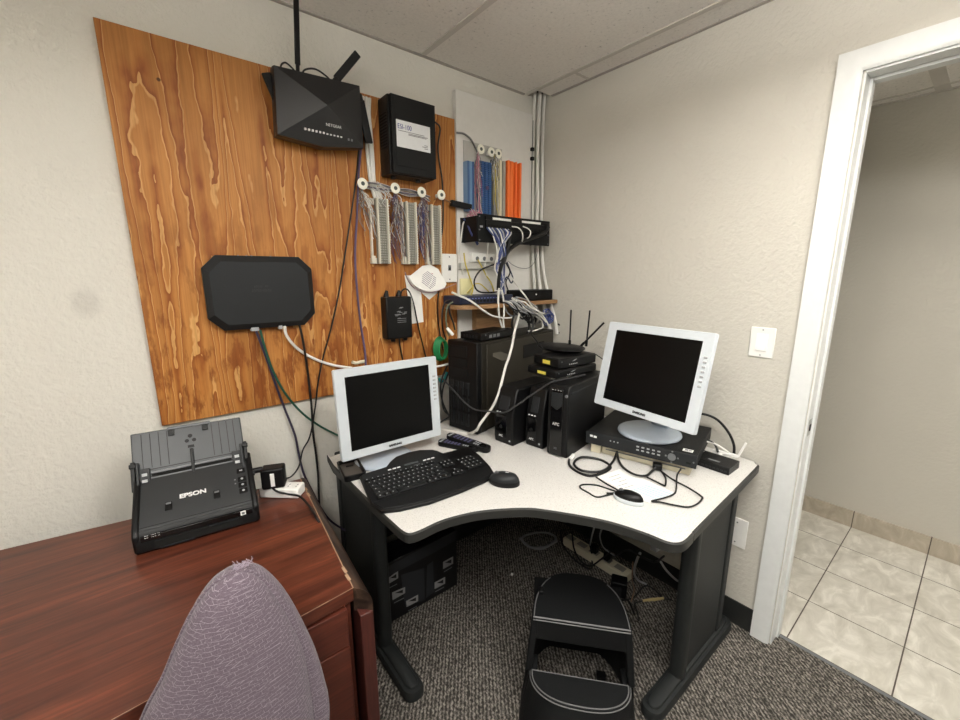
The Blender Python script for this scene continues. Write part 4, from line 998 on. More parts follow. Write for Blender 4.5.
def back_loft(Lh, Rh, lv):
    l, r = smooth(Lh), smooth(Rh); ol = l[::-1]+r+[(.03, -.475), (-.08, -.478)]
    cx = sum(p[0] for p in ol)/len(ol); cy = sum(p[1] for p in ol)/len(ol)
    def ring(f, off):
        o = []
        for u, v in ol:
            uu, vv = cx+(u-cx)*f, cy+(v-cy)*f
            o.append(P0+rv*uu+up*vv+nv*(off-.9*(uu-cx)**2))
        return o
    return MB().loft([ring(f, off) for f, off in lv])
finish('back_cushion', back_loft(left, rsh, [(.05, .030), (.45, .028), (.8, .020), (.93, .011), (.985, .003), (1.0, -.006), (.985, -.012)]), M_FAB, t, world=True, ang=80)
finish('back_shell', back_loft([(u*.985, v-.002) for u, v in left], rcu, [(.90, -.004), (.97, -.005), (.995, -.012), (1.0, -.028), (.98, -.042), (.93, -.054), (.6, -.066), (.05, -.07)]), M_FAB, t, world=True, ang=80)
pp = [P0+rv*u+up*v+nv*(-.009-.9*(u+.02)**2) for u, v in smooth(left)[::-1]+smooth(rsh)]
finish('piping', MB().tube(pp, .0032, 6, 1), M_FAB, t, world=True, ang=80)
fz = MB()
for k in range(70):
    a = rnd.uniform(0, 6.28); b0 = P0+rv*rnd.uniform(-.012, .016)+up*rnd.uniform(-.020, -.010)-nv*.014
    d = (rv*math.cos(a)+up*abs(math.sin(a))*.9-nv*.3)*rnd.uniform(.003, .009); fz.tube([b0, b0+d*.6+rv*.001, b0+d], .0005, 4, 2)
o = finish('frayed_fabric', fz, pm('frayed lilac', (150, 138, 150), .9), t, world=True); o['kind'] = 'stuff'
sc = P0+rv*(-.04)+nv*.27; sc.z = 0
finish('back_upright', MB().bar((sc.x-nv.x*.10, sc.y-nv.y*.10, .412), P0+rv*(-.04)+up*(-.40)-nv*.072, .06, .012, (1, 0, 0)), M_BLK, t, world=True)
b = MB(); b.M = Matrix.Translation((sc.x, sc.y, .42)) @ Matrix.Rotation(-A, 4, 'Z'); q = rrect(.46, .40, .09)
b.loft([[(x*f, y*f, z) for x, y in q] for f, z in ((.85, 0), (1, .015), (1, .05), (.94, .068), (.6, .075))]); finish('seat', b, M_FAB, t, world=True)
finish('gas_column', MB().cyl((sc.x, sc.y, .08), (sc.x, sc.y, .42), .025), M_BLK, t, world=True)
for k in range(5):
    a = k*1.2566+.5; e_ = Vector((sc.x+.27*math.cos(a), sc.y+.27*math.sin(a), .075))
    l_ = finish('leg', MB().bar((sc.x, sc.y, .10), e_, .045, .03), M_BLK, t, world=True, bev=.004)
    finish('caster', MB().cyl(e_+Vector((-.02*math.sin(a), .02*math.cos(a), -.045)), e_+Vector((.02*math.sin(a), -.02*math.cos(a), -.045)), .03), M_BLK, l_, world=True)

# ------------------------------------------------------------------ document scanner
SM = Matrix.Translation((-1.866, -.382, WZ)) @ Matrix.Rotation(R(-6.1), 4, 'Z'); W = .288
M_SCAN = pm('scanner charcoal', (44, 46, 48), .38, bump=.2, bscale=1200)
t = thing('document_scanner', 'black sheet feed document scanner with an open paper tray on the brown desk', 'scanner', mat=SM)
b = MB()
pr = [(.006, .0), (.0, .008), (.002, .046), (.018, .066), (.150, .1405), (.172, .137), (.186, .12), (.190, .02), (.184, 0)]
b.loft([[(x, y, z) for y, z in pr] for x in (.004, W-.004)]); finish('housing', b, M_BLK, t, bev=.004)
b = MB(); sl = [(.012, .0605), (.020, .0675), (.152, .1425), (.156, .140), (.02, .06)]
b.loft([[(x, y, z) for y, z in sl] for x in (.014, W-.014)]); finish('front_cover', b, M_SCAN, t, bev=.002)
for x in (.0, W-.016):
    b = MB(); b.prism([(.004, .004), (.0, .05), (.016, .070), (.146, .146), (.166, .156), (.184, .150), (.193, .13), (.194, .004)], x, x+.016, 'x'); finish('end_cap', b, M_BLK, t, bev=.005)
finish('exit_slot', MB().box(.045, W-.045, -.0012, .02, .010, .030), M_HOLESHADE, t)
finish('gloss_strip', MB().box(.018, W-.018, -.0015, .006, .036, .050), M_GLOSS, t, bev=.001)
finish('exit_tray_edge', MB().box(.055, .13, -.004, .01, .0075, .0105) , M_CHAR, t)
finish('exit_tray_edge', MB().box(.165, .235, -.004, .01, .0295, .032), M_CHAR, t)
dv = Vector((0, .132, .0745)).normalized()
def slope(x, s): return frame((x, .020+dv.y*s, .0675+dv.z*s+.001), (1, 0, 0), dv)
text('brand_lettering', 'EPSON', .0185, slope(.134, .066), t, M_TXT, sx=1.12, bold=.0007)
for x in (.078, .190):
    m = MB(slope(x, .045)); m.box(-.008, .008, -.013, .013, -.003, .002); finish('cover_catch', m, M_BLK, t, bev=.001)
    m = MB(slope(x, .0515)); m.box(-.006, .006, -.003, .003, .0015, .004); finish('catch_ridge', m, M_GREY, t, bev=.001)
for k in range(4):
    s_ = .036+k*.021+(.010 if k == 3 else 0)
    m = MB(slope(.256, s_)); m.box(-.011, .011, -.0085, .0085, -.002, .0015); kk = finish('button', m, M_BLK, t, bev=.001)
    m = MB(slope(.256, s_)); m.cyl((0, 0, .0015), (0, 0, .0021), .0035, n=12) if k != 3 else m.box(-.004, .004, -.002, .002, .0015, .002); finish('button_icon', m, M_LGREY, kk)
m = MB(); 
for s_ in (.066, .080): m.M = slope(.238, s_); m.box(-.002, .002, -.002, .002, 0, .0008)
finish('status_light', m, M_TXTG, t)
text('model_lettering', 'ES-400 II', .0092, frame((.042, -.0006, .0475), (1, 0, 0), Vector((0, .35, .94))), t, M_TXT)
lb = finish('square_sticker', MB().box(.241, .254, -.0022, .0, .037, .049), M_PAPER, t)
finish('sticker_mark', MB().box(.244, .251, -.0028, -.002, .040, .046), M_TXTG, lb)
# input tray: two leaning panels with ribs, side guides, centre spine
tv = Vector((0, .078, .128)).normalized(); tm = frame((W/2-.006, .150, .128), (1, 0, 0), tv)
m = MB(tm); m.box(-.140, .136, .0, .152, -.006, 0); m.box(-.055, .055, .150, .156, -.006, .001); finish('paper_tray', m, pm('tray charcoal', (54, 57, 60), .4), t, bev=.003)
m = MB(tm)
for x in (-.116, -.096, -.076, -.056, .056, .076, .096, .114): m.box(x-.0006, x+.0006, .045, .146, .0, .0006)
for y in (.020, .040): m.box(-.13, .13, y-.0008, y+.0008, 0, .0007)
finish('tray_grooves', m, M_HOLESHADE, t)
m = MB(tm); m.box(-.054, .054, .1465, .153, .0, .004); finish('tray_lip', m, M_GREY, t, bev=.001)
for x in (-.045, .040):
    m = MB(tm); m.box(x-.008, x+.008, .128, .146, 0, .003); finish('tray_hinge', m, M_BLK, t, bev=.001)
m = MB(tm); m.cyl((0, .118, 0), (0, .118, .0012), .006, n=14); m.cyl((-.009, .104, 0), (-.009, .104, .0012), .0055, n=14); m.cyl((.009, .104, 0), (.009, .104, .0012), .0055, n=14); m.box(-.008, .008, .082, .090, 0, .001); finish('moulded_icons', m, M_BLK, t)
m = MB(tm); m.box(-.100, .100, .026, .032, .004, .007); m.box(-.100, .100, .012, .0165, .003, .006); finish('feed_bar', m, M_GREY, t, bev=.001)
m = MB(tm); m.box(-.098, .098, .0175, .0255, .0008, .003); finish('feed_slot', m, M_HOLESHADE, t)
m = MB(tm); m.box(-.004, .004, -.012, .078, .002, .009); finish('centre_spine', m, M_BLK, t, bev=.001)
for sx in (-1, 1):
    m = MB(tm); m.box(sx*.113-.012, sx*.113+.012, -.014, .044, .001, .010); m.box(sx*.127-.003, sx*.127+.003, -.014, .062, .001, .020); g_ = finish('sheet_guide', m, M_CHAR, t, bev=.001)
    m = MB(tm); m.box(sx*.113-.006, sx*.113+.006, .004, .012, .010, .013); m.box(sx*.113-.006, sx*.113+.006, .022, .030, .010, .012); finish('guide_mark', m, M_LGREY, g_)
    m = MB(tm); m.box(sx*.138-.005, sx*.138+.005, -.016, .068, -.004, .012); m.box(sx*.138-.008, sx*.138+.008, .050, .062, -.004, .014); finish('tray_arm', m, M_BLK, t, bev=.002)
finish('power_plug', MB().cyl((W, .130, .105), (W+.026, .134, .103), .009), M_BLK, t, bev=.001)
finish('power_button', MB().cyl((W-.002, .10, .112), (W+.003, .10, .112), .008), M_CHAR, t)
# power strip and the cube adapter plugged into it
PM = Matrix.Translation((-1.458, -.352, WZ)) @ Matrix.Rotation(R(138.3), 4, 'Z')
t = thing('power_strip', 'white power strip lying on the brown desk corner right of the scanner', 'power strip', mat=PM)
finish('body', MB().box(0, .128, -.052, .0, 0, .034), M_WHITE, t, bev=.005)
l = MB(); [l.box(.012+k*.026, .015+k*.026, -.034+j*.012, -.028+j*.012, .0335, .0345) for k in range(2) for j in range(2)]; finish('outlet_slots', l, M_GREY, t)
cm = Matrix.Translation((-1.509, -.283, WZ+.0345)) @ Matrix.Rotation(R(-22), 4, 'Z')
t = thing('power_adapter', 'black cube power adapter plugged into the white power strip', 'power adapter', mat=cm)
finish('housing', MB().box(-.034, .034, -.022, .026, .0, .068), M_BLK, t, bev=.006)
finish('white_label', MB().box(-.006, .006, -.0232, -.021, .010, .054), M_PAPER, t)

# ------------------------------------------------------------------ plastic step stool
ST = Matrix.Translation((-.808, -.994, 0)) @ Matrix.Rotation(R(-49.5), 4, 'Z')
t = thing('step_stool', 'black plastic two step stool with grey piping under the desk', 'step stool', mat=ST)
def dback(hw, dp, y0=0.0, n=20): return [(hw*math.copysign(abs(math.cos(a))**.75, math.cos(a)), y0+dp*abs(math.sin(a))**.82) for a in [math.pi*i/n for i in range(n+1)]]
def dfront(hw, dp, y0, n=20): return [(-hw*math.copysign(abs(math.cos(a))**.8, math.cos(a)), y0-dp*abs(math.sin(a))**.9) for a in [math.pi*i/n for i in range(n+1)]]
TT, LT, LY = .350, .178, -.036
def wall_shell(o0, o1, z0, z1, th):
    b = MB(); i0 = [(x*(1-th/.17), y-(th if abs(x) < .1 else th*.4)*(1 if y > 0 else -1)) for x, y in o0]; i1 = [(x*(1-th/.155), y-(th if abs(x) < .1 else th*.4)*(1 if y > 0 else -1)) for x, y in o1]
    n = len(o0); R_ = lambda o, z: [(x, y, z) for x, y in o]
    vs = R_(o0, z0)+R_(o1, z1)+R_(i1, z1)+R_(i0, z0); fs = []
    for k in range(n-1):
        for a in range(4): c = (a+1) % 4; fs.append((a*n+k, a*n+k+1, c*n+k+1, c*n+k))
    fs += [(0, n, 2*n, 3*n), (n-1, 2*n-1, 3*n-1, 4*n-1)]
    b.add(vs, fs); return b
finish('rear_shell', wall_shell(dback(.186, .262), dback(.157, .228), 0, TT-.006, .012), M_STEP, t)
finish('front_shell', wall_shell(dfront(.190, .185, LY), dfront(.158, .100, LY), 0, LT-.006, .012), M_STEP, t)
for sx in (-1, 1):
    b = MB(); b.loft([[(sx*x, y, z) for x, y in ((h, LY-.01), (h, .03), (h-.026, .03), (h-.026, LY-.01))] for h, z in ((.189, 0), (.159, LT-.004))]); finish('side_wall', b, M_STEP, t, bev=.004)
    b = MB(); b.loft([[(sx*x, y, z) for x, y in ((h, -.002+k), (h, .03), (h-.022, .03), (h-.022, -.002+k))] for h, z, k in ((.172, LT-.01, -.03), (.157, TT-.006, .0))]); finish('side_post', b, M_STEP, t, bev=.004)
b = MB(); b.loft([[(x, y, z) for y, z in ((-.002, TT-.004), (.012, TT-.004), (.006, .272), (-.008, .272))] for x in (-.150, .150)]); finish('apron', b, M_STEP, t, bev=.002)
finish('lower_crossbar', MB().box(-.156, .156, LY-.012, LY, LT-.022, LT-.004), M_STEP, t, bev=.002)
tp = dback(.155, .226); finish('top_step', MB().prism(tp, TT-.008, TT), M_STEP, t, bev=.002)
lp = dfront(.156, .098, LY); finish('lower_step', MB().prism(lp, LT-.008, LT), M_STEP, t, bev=.002)
r1 = MB(); r1.tube([(x*.965, y*.965+.003, TT) for x, y in tp[:7]], .0018, 6, 2); r1.tube([(x*.965, y*.965+.003, TT) for x, y in tp[-7:]], .0018, 6, 2); r1.tube([(-.152, -.001, TT-.001), (.152, -.001, TT-.001)], .0026, 6); r1.tube([(-.152, -.003, TT-.010), (.152, -.003, TT-.010)], .002, 6)
finish('piping', r1, M_PIPE, t)
r1 = MB(); r1.tube([(x*.96, (y-LY)*.93+LY-.001, LT+.0005) for x, y in lp], .0020, 6, 2); r1.tube([(x, y-.002, LT-.004) for x, y in lp], .0018, 6, 2); r1.tube([(-.15, LY+.001, LT), (.15, LY+.001, LT)], .0014, 6); finish('piping', r1, M_PIPE, t)
finish('latch', MB().box(-.140, -.122, .098, .125, TT-.004, TT+.012), M_BLK, t, bev=.003)
cw = finish('caster', MB().ball((.085, .085, .026), .024, .024, .026), M_BLK, t)
finish('caster_bracket', MB().box(.070, .10, .07, .10, .045, .07), M_BLK, cw)
finish('inner_floor_rib', MB().box(-.16, .16, .235, .243, .0, .30), M_STEP, t)

# ------------------------------------------------------------------ carton under the left wing
t = thing('product_carton', 'black printed product carton with small picture squares on the carpet under the desk', 'box', (-.955, -.21, 0))
finish('carton', MB().box(-1.130, -.780, -.270, -.150, 0, .285), M_BOXB, t, world=True, bev=.001, seg=1)
pg = MB()
def dec(pts, y=-.2706): return [(p[0], p[2]) for p in pts]
pg.prism(dec([(-1.130,-0.270,0.270),(-0.782,-0.270,0.290),(-0.783,-0.270,0.238),(-0.887,-0.270,0.230),(-1.132,-0.270,0.224)]), -.2708, -.27, 'y'); pg.prism(dec([(-1.069,-0.270,0.201),(-0.957,-0.270,0.178),(-0.958,-0.270,0.015),(-1.057,-0.270,0.041)]), -.2708, -.27, 'y'); pg.prism(dec([(-0.941,-0.270,0.185),(-0.910,-0.270,0.190),(-0.909,-0.270,0.030),(-0.952,-0.270,0.022)]), -.2708, -.27, 'y')
finish('printed_panel', pg, M_BOXG, t, world=True)
for q in ([(-1.128,-0.270,0.217),(-1.082,-0.270,0.227),(-1.083,-0.270,0.194),(-1.130,-0.270,0.189)], [(-1.114,-0.270,0.140),(-1.053,-0.270,0.134),(-1.054,-0.270,0.105),(-1.113,-0.270,0.103)], [(-1.051,-0.270,0.063),(-0.992,-0.270,0.062),(-0.993,-0.270,0.030),(-1.050,-0.270,0.032)], [(-0.905,-0.270,0.077),(-0.848,-0.270,0.076),(-0.849,-0.270,0.042),(-0.906,-0.270,0.044)], [(-0.857,-0.270,0.159),(-0.801,-0.270,0.161),(-0.802,-0.270,0.124),(-0.858,-0.270,0.123)]):
    d = dec(q); pc = finish('printed_picture', MB().prism(d, -.2712, -.27, 'y'), pm('printed light grey', (150, 150, 150), .5), t, world=True)
    cx = sum(p[0] for p in d)/4; cz = sum(p[1] for p in d)/4; m = MB(); m.prism([(cx+(p[0]-cx)*.62, cz+(p[1]-cz)*.55) for p in d[:3]], -.2716, -.271, 'y'); finish('picture_detail', m, M_BOXB, pc, world=True)
l = MB()
for a, b_ in zip([(-1.127,-0.271,0.169),(-1.108,-0.271,0.086),(-1.044,-0.271,0.009),(-0.905,-0.271,0.028),(-0.854,-0.271,0.106),(-0.873,-0.271,-0.011)], [(-1.090,-0.271,0.169),(-1.061,-0.271,0.084),(-1.000,-0.271,0.008),(-0.855,-0.271,0.027),(-0.809,-0.271,0.109),(-0.805,-0.271,-0.016)]): l.bar(a, b_, .004, .0006, (0, 1, 0))
finish('caption_print', l, M_TXTG, t, world=True)

# ------------------------------------------------------------------ floor clutter under the right wing
t = thing('power_strip', 'long cream power strip on the carpet under the desk by the wall', 'power strip', (-.13, -.6, 0))
finish('body', MB().box(-.162, -.100, -.775, -.395, 0, .044), M_CREAM, t, world=True, bev=.004)
for k in range(5): finish('outlet', MB().box(-.148, -.114, -.75+k*.075, -.70+k*.075, .0435, .0455), pm('outlet grey', (150, 146, 132), .5), t, world=True)
for (x, y, lb) in ((-.131, -.575, 'black plug in the cream floor power strip, nearer the room corner'), (-.131, -.655, 'black plug in the cream floor power strip, nearer the doorway')):
    tp_ = thing('power_plug', lb, 'plug', (x, y, .0455)); finish('plug_body', MB().box(x-.016, x+.016, y-.018, y+.018, .0455, .085), M_BLK, tp_, world=True, bev=.005)
t = thing('power_adapter', 'black block power adapter standing on the carpet behind the step stool', 'power adapter', (-.235, -.785, 0))
finish('housing', MB(Matrix.Translation((-.235, -.785, 0)) @ Matrix.Rotation(R(30), 4, 'Z')).box(-.03, .03, -.035, .035, 0, .075), M_BLK, t, world=True, bev=.005)
finish('cord_boot', MB().cyl((-.30, -.80, .02), (-.265, -.793, .02), .012), M_BLK, t, world=True)
t = thing('audio_plugs', 'cluster of tan cable plugs on the carpet beside the right desk leg', 'plugs', (-.16, -.90, .006))
for k in range(3): finish('plug', MB().cyl((-.20+.02*k, -.885-.014*k, .010), (-.155+.018*k, -.915-.012*k, .016), .0055), pm('tan plug', (190, 170, 120), .5), t, world=True)
finish('lead', MB().tube([(-.20, -.885, .01), (-.24, -.87, .006), (-.27, -.90, .006), (-.31, -.93, .006)], .003), M_BLKC, t, world=True)
tag(finish('paper_scrap', MB().cbox((-.535, -.389, .004), (.014, .012, .008), Matrix.Rotation(.6, 3, 'Z')), M_PAPER, bev=.003), 'tiny white scrap lying on the dark carpet under the desk', 'scrap')
G = 'cables tangled under the desk'
cable('cable', 'grey cable coiled on the carpet at the far back under the desk', [[(-0.332,-0.237,0.030),(-0.336,-0.303,0.020),(-0.305,-0.360,0.020),(-0.239,-0.371,0.020),(-0.168,-0.352,0.020),(-0.168,-0.294,0.020),(-0.229,-0.244,0.020),(-0.313,-0.234,0.020),(-0.334,-0.315,0.020),(-0.272,-0.366,0.020),(-0.183,-0.373,0.020)]], .006, M_GRYC, group=None)
cable('cable', 'black cable drooping in front of the cream floor power strip', [[(-0.211,-0.413,0.120),(-0.218,-0.442,0.050),(-0.217,-0.522,0.008),(-0.212,-0.611,0.008),(-0.150,-0.577,0.020),(-0.167,-0.572,0.100),(-0.242,-0.591,0.200)]], .005, M_BLKC)
cable('cable', 'black cable looping low under the desk just left of the cream strip', [[(-0.272,-0.536,0.200),(-0.249,-0.535,0.100),(-0.232,-0.563,0.040),(-0.207,-0.606,0.020),(-0.223,-0.671,0.100),(-0.256,-0.741,0.200)]], .0045, M_BLKC)
cable('cable', 'light grey cable dropping from under the desk to the tan plugs', [[(-0.414,-0.965,0.400),(-0.335,-0.913,0.300),(-0.230,-0.849,0.150),(-0.157,-0.833,0.060),(-0.117,-0.852,0.030)]], .005, M_LGREY)
cable('cable', 'light grey cable ending in a metal plug by the right desk leg', [[(-0.427,-1.052,0.420),(-0.376,-1.051,0.360),(-0.297,-1.057,0.280),(-0.222,-1.055,0.220),(-0.215,-1.043,0.180),(-0.245,-1.046,0.180)]], .004, M_LGREY)
cable('cable', 'thin tan cable falling straight past the black floor adapter', [[(-0.420,-0.942,0.350),(-0.328,-0.895,0.200),(-0.216,-0.849,0.050),(-0.243,-0.854,0.006)]], .0025, M_BRNC)
cable('cable', 'black cable trailing over the carpet toward the right desk leg', [[(-0.253,-0.830,0.006),(-0.206,-0.846,0.006),(-0.104,-0.842,0.006),(-0.092,-0.885,0.006),(-0.110,-0.932,0.006),(-0.089,-0.964,0.006)]], .0035, M_BLKC)
cable('cable', 'black cable curling from the floor adapter past the stool edge', [[(-0.293,-0.788,0.020),(-0.286,-0.811,0.006),(-0.246,-0.836,0.006),(-0.270,-0.875,0.006),(-0.293,-0.899,0.006)]], .005, M_BLKC)
cable('cable', 'grey cables bunched under the desk edge left strand', [[(-0.675,-0.931,0.600),(-0.469,-0.785,0.400),(-0.286,-0.653,0.200)]], .003, M_LGREY)
cable('cable', 'grey cables bunched under the desk edge right strand', [[(-0.654,-0.948,0.600),(-0.450,-0.810,0.400),(-0.314,-0.745,0.250),(-0.202,-0.735,0.150)]], .003, M_LGREY)
cable('cable', 'black cable arching between the cream floor strip and the desk bracket', [[(-0.147,-0.667,0.050),(-0.259,-0.774,0.200),(-0.333,-0.870,0.320),(-0.430,-0.974,0.400),(-0.392,-1.014,0.380),(-0.427,-1.061,0.450)]], .004, M_BLKC)

# ------------------------------------------------------------------ cables on the plywood
cable('cable', 'purple cable hanging from the faceted router to the top of the left monitor', [[(-1.050,-0.070,1.913),(-1.046,-0.030,1.843),(-1.065,-0.030,1.675),(-1.083,-0.030,1.521),(-1.084,-0.030,1.383),(-1.077,-0.030,1.240),(-1.066,-0.030,1.125),(-1.076,-0.050,1.043)]], .0042, M_PURPC)
cable('cable', 'thin black cable from the faceted router down past the plywood to the cube adapter', [[(-1.058,-0.070,1.915),(-1.060,-0.028,1.805),(-1.089,-0.028,1.673),(-1.124,-0.028,1.520),(-1.158,-0.028,1.377),(-1.200,-0.028,1.237),(-1.241,-0.028,1.121),(-1.269,-0.028,1.019),(-1.286,-0.022,0.922),(-1.315,-0.022,0.810),(-1.349,-0.030,0.762),(-1.381,-0.080,0.723),(-1.432,-0.180,0.738),(-1.477,-0.270,0.778)]], .003, M_BLKC)
cable('cable', 'dark purple network cable leaving the chamfered box and dropping behind the brown desk', [[(-1.469,-0.045,1.250),(-1.456,-0.045,1.195),(-1.437,-0.030,1.117),(-1.419,-0.030,1.030),(-1.394,-0.020,0.928),(-1.370,-0.020,0.824),(-1.363,-0.020,0.741),(-1.354,-0.030,0.660),(-1.326,-0.030,0.567),(-1.305,-0.060,0.496),(-1.269,-0.060,0.426),(-1.206,-0.060,0.352)]], .0042, pm('dark violet cable', (52, 44, 66), .5))
cable('cable', 'dark green network cable from the chamfered box to behind the left monitor', [[(-1.456,-0.045,1.253),(-1.447,-0.045,1.187),(-1.426,-0.030,1.096),(-1.393,-0.030,1.006),(-1.343,-0.020,0.921),(-1.280,-0.020,0.848),(-1.201,-0.050,0.785)]], .0042, M_DGREENC)
cable('cable', 'thick white cable curving from the chamfered box to behind the left monitor', [[(-1.375,-0.045,1.261),(-1.370,-0.045,1.223),(-1.335,-0.030,1.172),(-1.280,-0.030,1.126),(-1.208,-0.030,1.089),(-1.139,-0.060,1.071)]], .0055, M_WHC)
cable('cable', 'black cable falling from the chamfered box right end to the floor', [[(-1.323,-0.045,1.268),(-1.315,-0.045,1.195),(-1.305,-0.030,1.098),(-1.302,-0.030,0.993),(-1.299,-0.020,0.907),(-1.302,-0.020,0.815),(-1.298,-0.020,0.723),(-1.297,-0.020,0.638),(-1.304,-0.030,0.545),(-1.307,-0.030,0.455),(-1.308,-0.030,0.342)]], .0042, M_BLKC)
cable('cable', 'black cord running over the brown desk edge from the cube adapter', [[(-1.524,-0.262,0.780),(-1.512,-0.311,0.765),(-1.482,-0.330,0.752),(-1.457,-0.371,0.752),(-1.446,-0.436,0.742),(-1.450,-0.515,0.742),(-1.434,-0.517,0.700),(-1.402,-0.454,0.600)]], .0034, M_BLKC)
cable('cable', 'black cable down the right side of the labelled cabinet', [[(-0.708,-0.060,2.076),(-0.663,-0.030,2.069),(-0.675,-0.030,1.999),(-0.672,-0.030,1.939),(-0.658,-0.030,1.866),(-0.655,-0.030,1.774),(-0.657,-0.030,1.679),(-0.670,-0.030,1.608),(-0.699,-0.030,1.554),(-0.695,-0.022,1.519)]], .0034, M_BLKC)
cable('cable', 'thin dark cable from the wall plate down beside the printed tag', [[(-0.676,-0.022,1.396),(-0.689,-0.022,1.327),(-0.691,-0.022,1.243),(-0.682,-0.022,1.165),(-0.692,-0.060,1.094)]], .0034, M_BLKC)
cable('cable', 'black cord looping over the top of the block adapter', [[(-0.898,-0.042,1.345),(-0.891,-0.050,1.375),(-0.871,-0.050,1.383),(-0.852,-0.050,1.365),(-0.823,-0.030,1.310),(-0.806,-0.030,1.219),(-0.778,-0.030,1.100),(-0.764,-0.030,1.041)]], .0032, M_BLKC)
cable('cable', 'short black cord leaving the bottom of the block adapter', [[(-0.911,-0.042,1.175),(-0.899,-0.025,1.136),(-0.891,-0.025,1.085),(-0.883,-0.025,1.037)]], .0036, M_BLKC)
cable('cable', 'white wire stub with a cream connector above the left monitor', [[(-1.125,-0.030,1.090),(-1.108,-0.030,1.083),(-1.091,-0.030,1.085),(-1.064,-0.030,1.086)]], .007, M_CREAM)
# green coil by the tower
mb = MB()
for k in range(5): 
    a0 = k*.3; mb.tube([(-.705+.050*math.cos(a0+q*.5)*(1-.06*k)*.62, -.05-.008*k, 1.100+.055*math.sin(a0+q*.5)*(1-.05*k)) for q in range(14)], .005, 6, 3)
tag(finish('cable_coil', mb, M_GREENC), 'bright green cable coil hanging between the left monitor and the tower', 'cable')
cable('cable', 'teal cable end poking out left of the tower', [[(-0.718,-0.060,0.961),(-0.708,-0.060,0.940),(-0.690,-0.060,0.952),(-0.672,-0.060,0.984)]], .006, M_TEAL)
cable('cable', 'white cable stub crossing from the monitor edge to the tower front', [[(-0.775,-0.090,1.028),(-0.731,-0.090,1.027),(-0.686,-0.090,1.030)]], .0055, M_WHC)
cable('cable', 'black cord curling down from the tower front, inner loop', [[(-0.674,-0.090,1.038),(-0.697,-0.090,1.012),(-0.727,-0.090,0.949),(-0.729,-0.090,0.896),(-0.719,-0.090,0.844),(-0.697,-0.090,0.795),(-0.680,-0.090,0.765)]], .004, M_BLKC)
cable('cable', 'black cord curling down from the tower front, outer loop', [[(-0.674,-0.080,0.988),(-0.710,-0.080,0.915),(-0.717,-0.080,0.857),(-0.707,-0.080,0.804),(-0.692,-0.100,0.776),(-0.722,-0.100,0.763),(-0.756,-0.100,0.751)]], .004, M_BLKC)
cable('cable', 'black cord from the shelf left end, outermost strand', [[(-0.683,-0.120,1.331),(-0.711,-0.120,1.323),(-0.727,-0.120,1.297),(-0.734,-0.120,1.253),(-0.703,-0.080,1.192),(-0.687,-0.080,1.144)]], .004, M_BLKC)
cable('cable', 'green grey cord from the shelf left end, middle strand', [[(-0.679,-0.130,1.323),(-0.707,-0.130,1.306),(-0.719,-0.130,1.262),(-0.715,-0.130,1.207),(-0.704,-0.130,1.170)]], .0035, pm('olive cable', (96, 104, 84), .5))
cable('cable', 'black cord from under the shelf left end to the tower top', [[(-0.702,-0.130,1.306),(-0.697,-0.130,1.269),(-0.681,-0.130,1.232),(-0.671,-0.130,1.195)]], .004, M_BLKC)
tag(finish('adapter', MB().bar((-0.7351,-0.1600,1.2120), (-0.7103,-0.1700,1.1795), .018, .014), M_WHITE, bev=.003), 'small white plug at the upper left of the computer tower', 'plug')
# ------------------------------------------------------------------ conduit of white cables in the wall corner
GC = 'white cables running down the wall corner'
for k, (a, y_, c_) in enumerate(((-.074, -.022, -.060), (-.056, -.040, -.047), (-.038, -.020, -.034), (-.019, -.038, -.016))):
    wv = .004*math.sin(k*2.1)
    cable('cable', 'white cable of the bundle running down the wall corner into the ceiling hole', [(a+.006, y_, 2.368), (a+wv, y_, 2.25), (a-wv, y_, 2.05), (a+wv, y_-.004, 1.85), (a, y_-.006, 1.72), (a+.006, y_-.006, 1.60), (c_, y_-.012-.02*(k/3), 1.45), (c_+.002, y_-.03-.05*(k/3), 1.30), (c_+.004, y_-.07-.05*(k/3), 1.20), (min(c_+.006, -.012), y_-.10-.04*(k/3), 1.12)], .0088, M_WHC, group=GC)
cable('cable', 'thin dark cable at the left of the corner bundle', [(-.086, -.03, 2.22), (-.088, -.03, 2.0), (-.083, -.03, 1.8), (-.084, -.03, 1.72)], .0025, M_GRYC)
for z, lb in ((2.08, 'upper small black clip beside the corner cable bundle'), (2.035, 'lower small black clip beside the corner cable bundle')):
    tag(finish('cable_clip', MB().cbox((-.094, -.036, z), (.018, .018, .018)), M_BLK, bev=.004), lb, 'clip')
# ------------------------------------------------------------------ cascade from the patch panel
cable('cable', 'thick black cable trunk from the right end of the patch panel down to the shelf', [[(-0.093,-0.155,1.698),(-0.103,-0.155,1.663),(-0.162,-0.155,1.640),(-0.242,-0.155,1.614),(-0.329,-0.155,1.582),(-0.386,-0.165,1.544),(-0.419,-0.165,1.493),(-0.435,-0.165,1.432),(-0.440,-0.165,1.371)]], .0085, M_BLKC)
cable('cable', 'second thick black cable beside the trunk at the patch panel right end', [[(-0.081,-0.155,1.684),(-0.117,-0.155,1.647),(-0.191,-0.155,1.624),(-0.289,-0.155,1.595),(-0.369,-0.170,1.558),(-0.407,-0.170,1.511),(-0.432,-0.170,1.446),(-0.438,-0.170,1.371)]], .007, M_BLKC)
cable('cable', 'thick black cable dropping from the middle of the patch panel', [[(-0.365,-0.160,1.651),(-0.367,-0.160,1.615),(-0.373,-0.160,1.577),(-0.386,-0.160,1.540),(-0.404,-0.160,1.493)]], .011, M_BLKC)
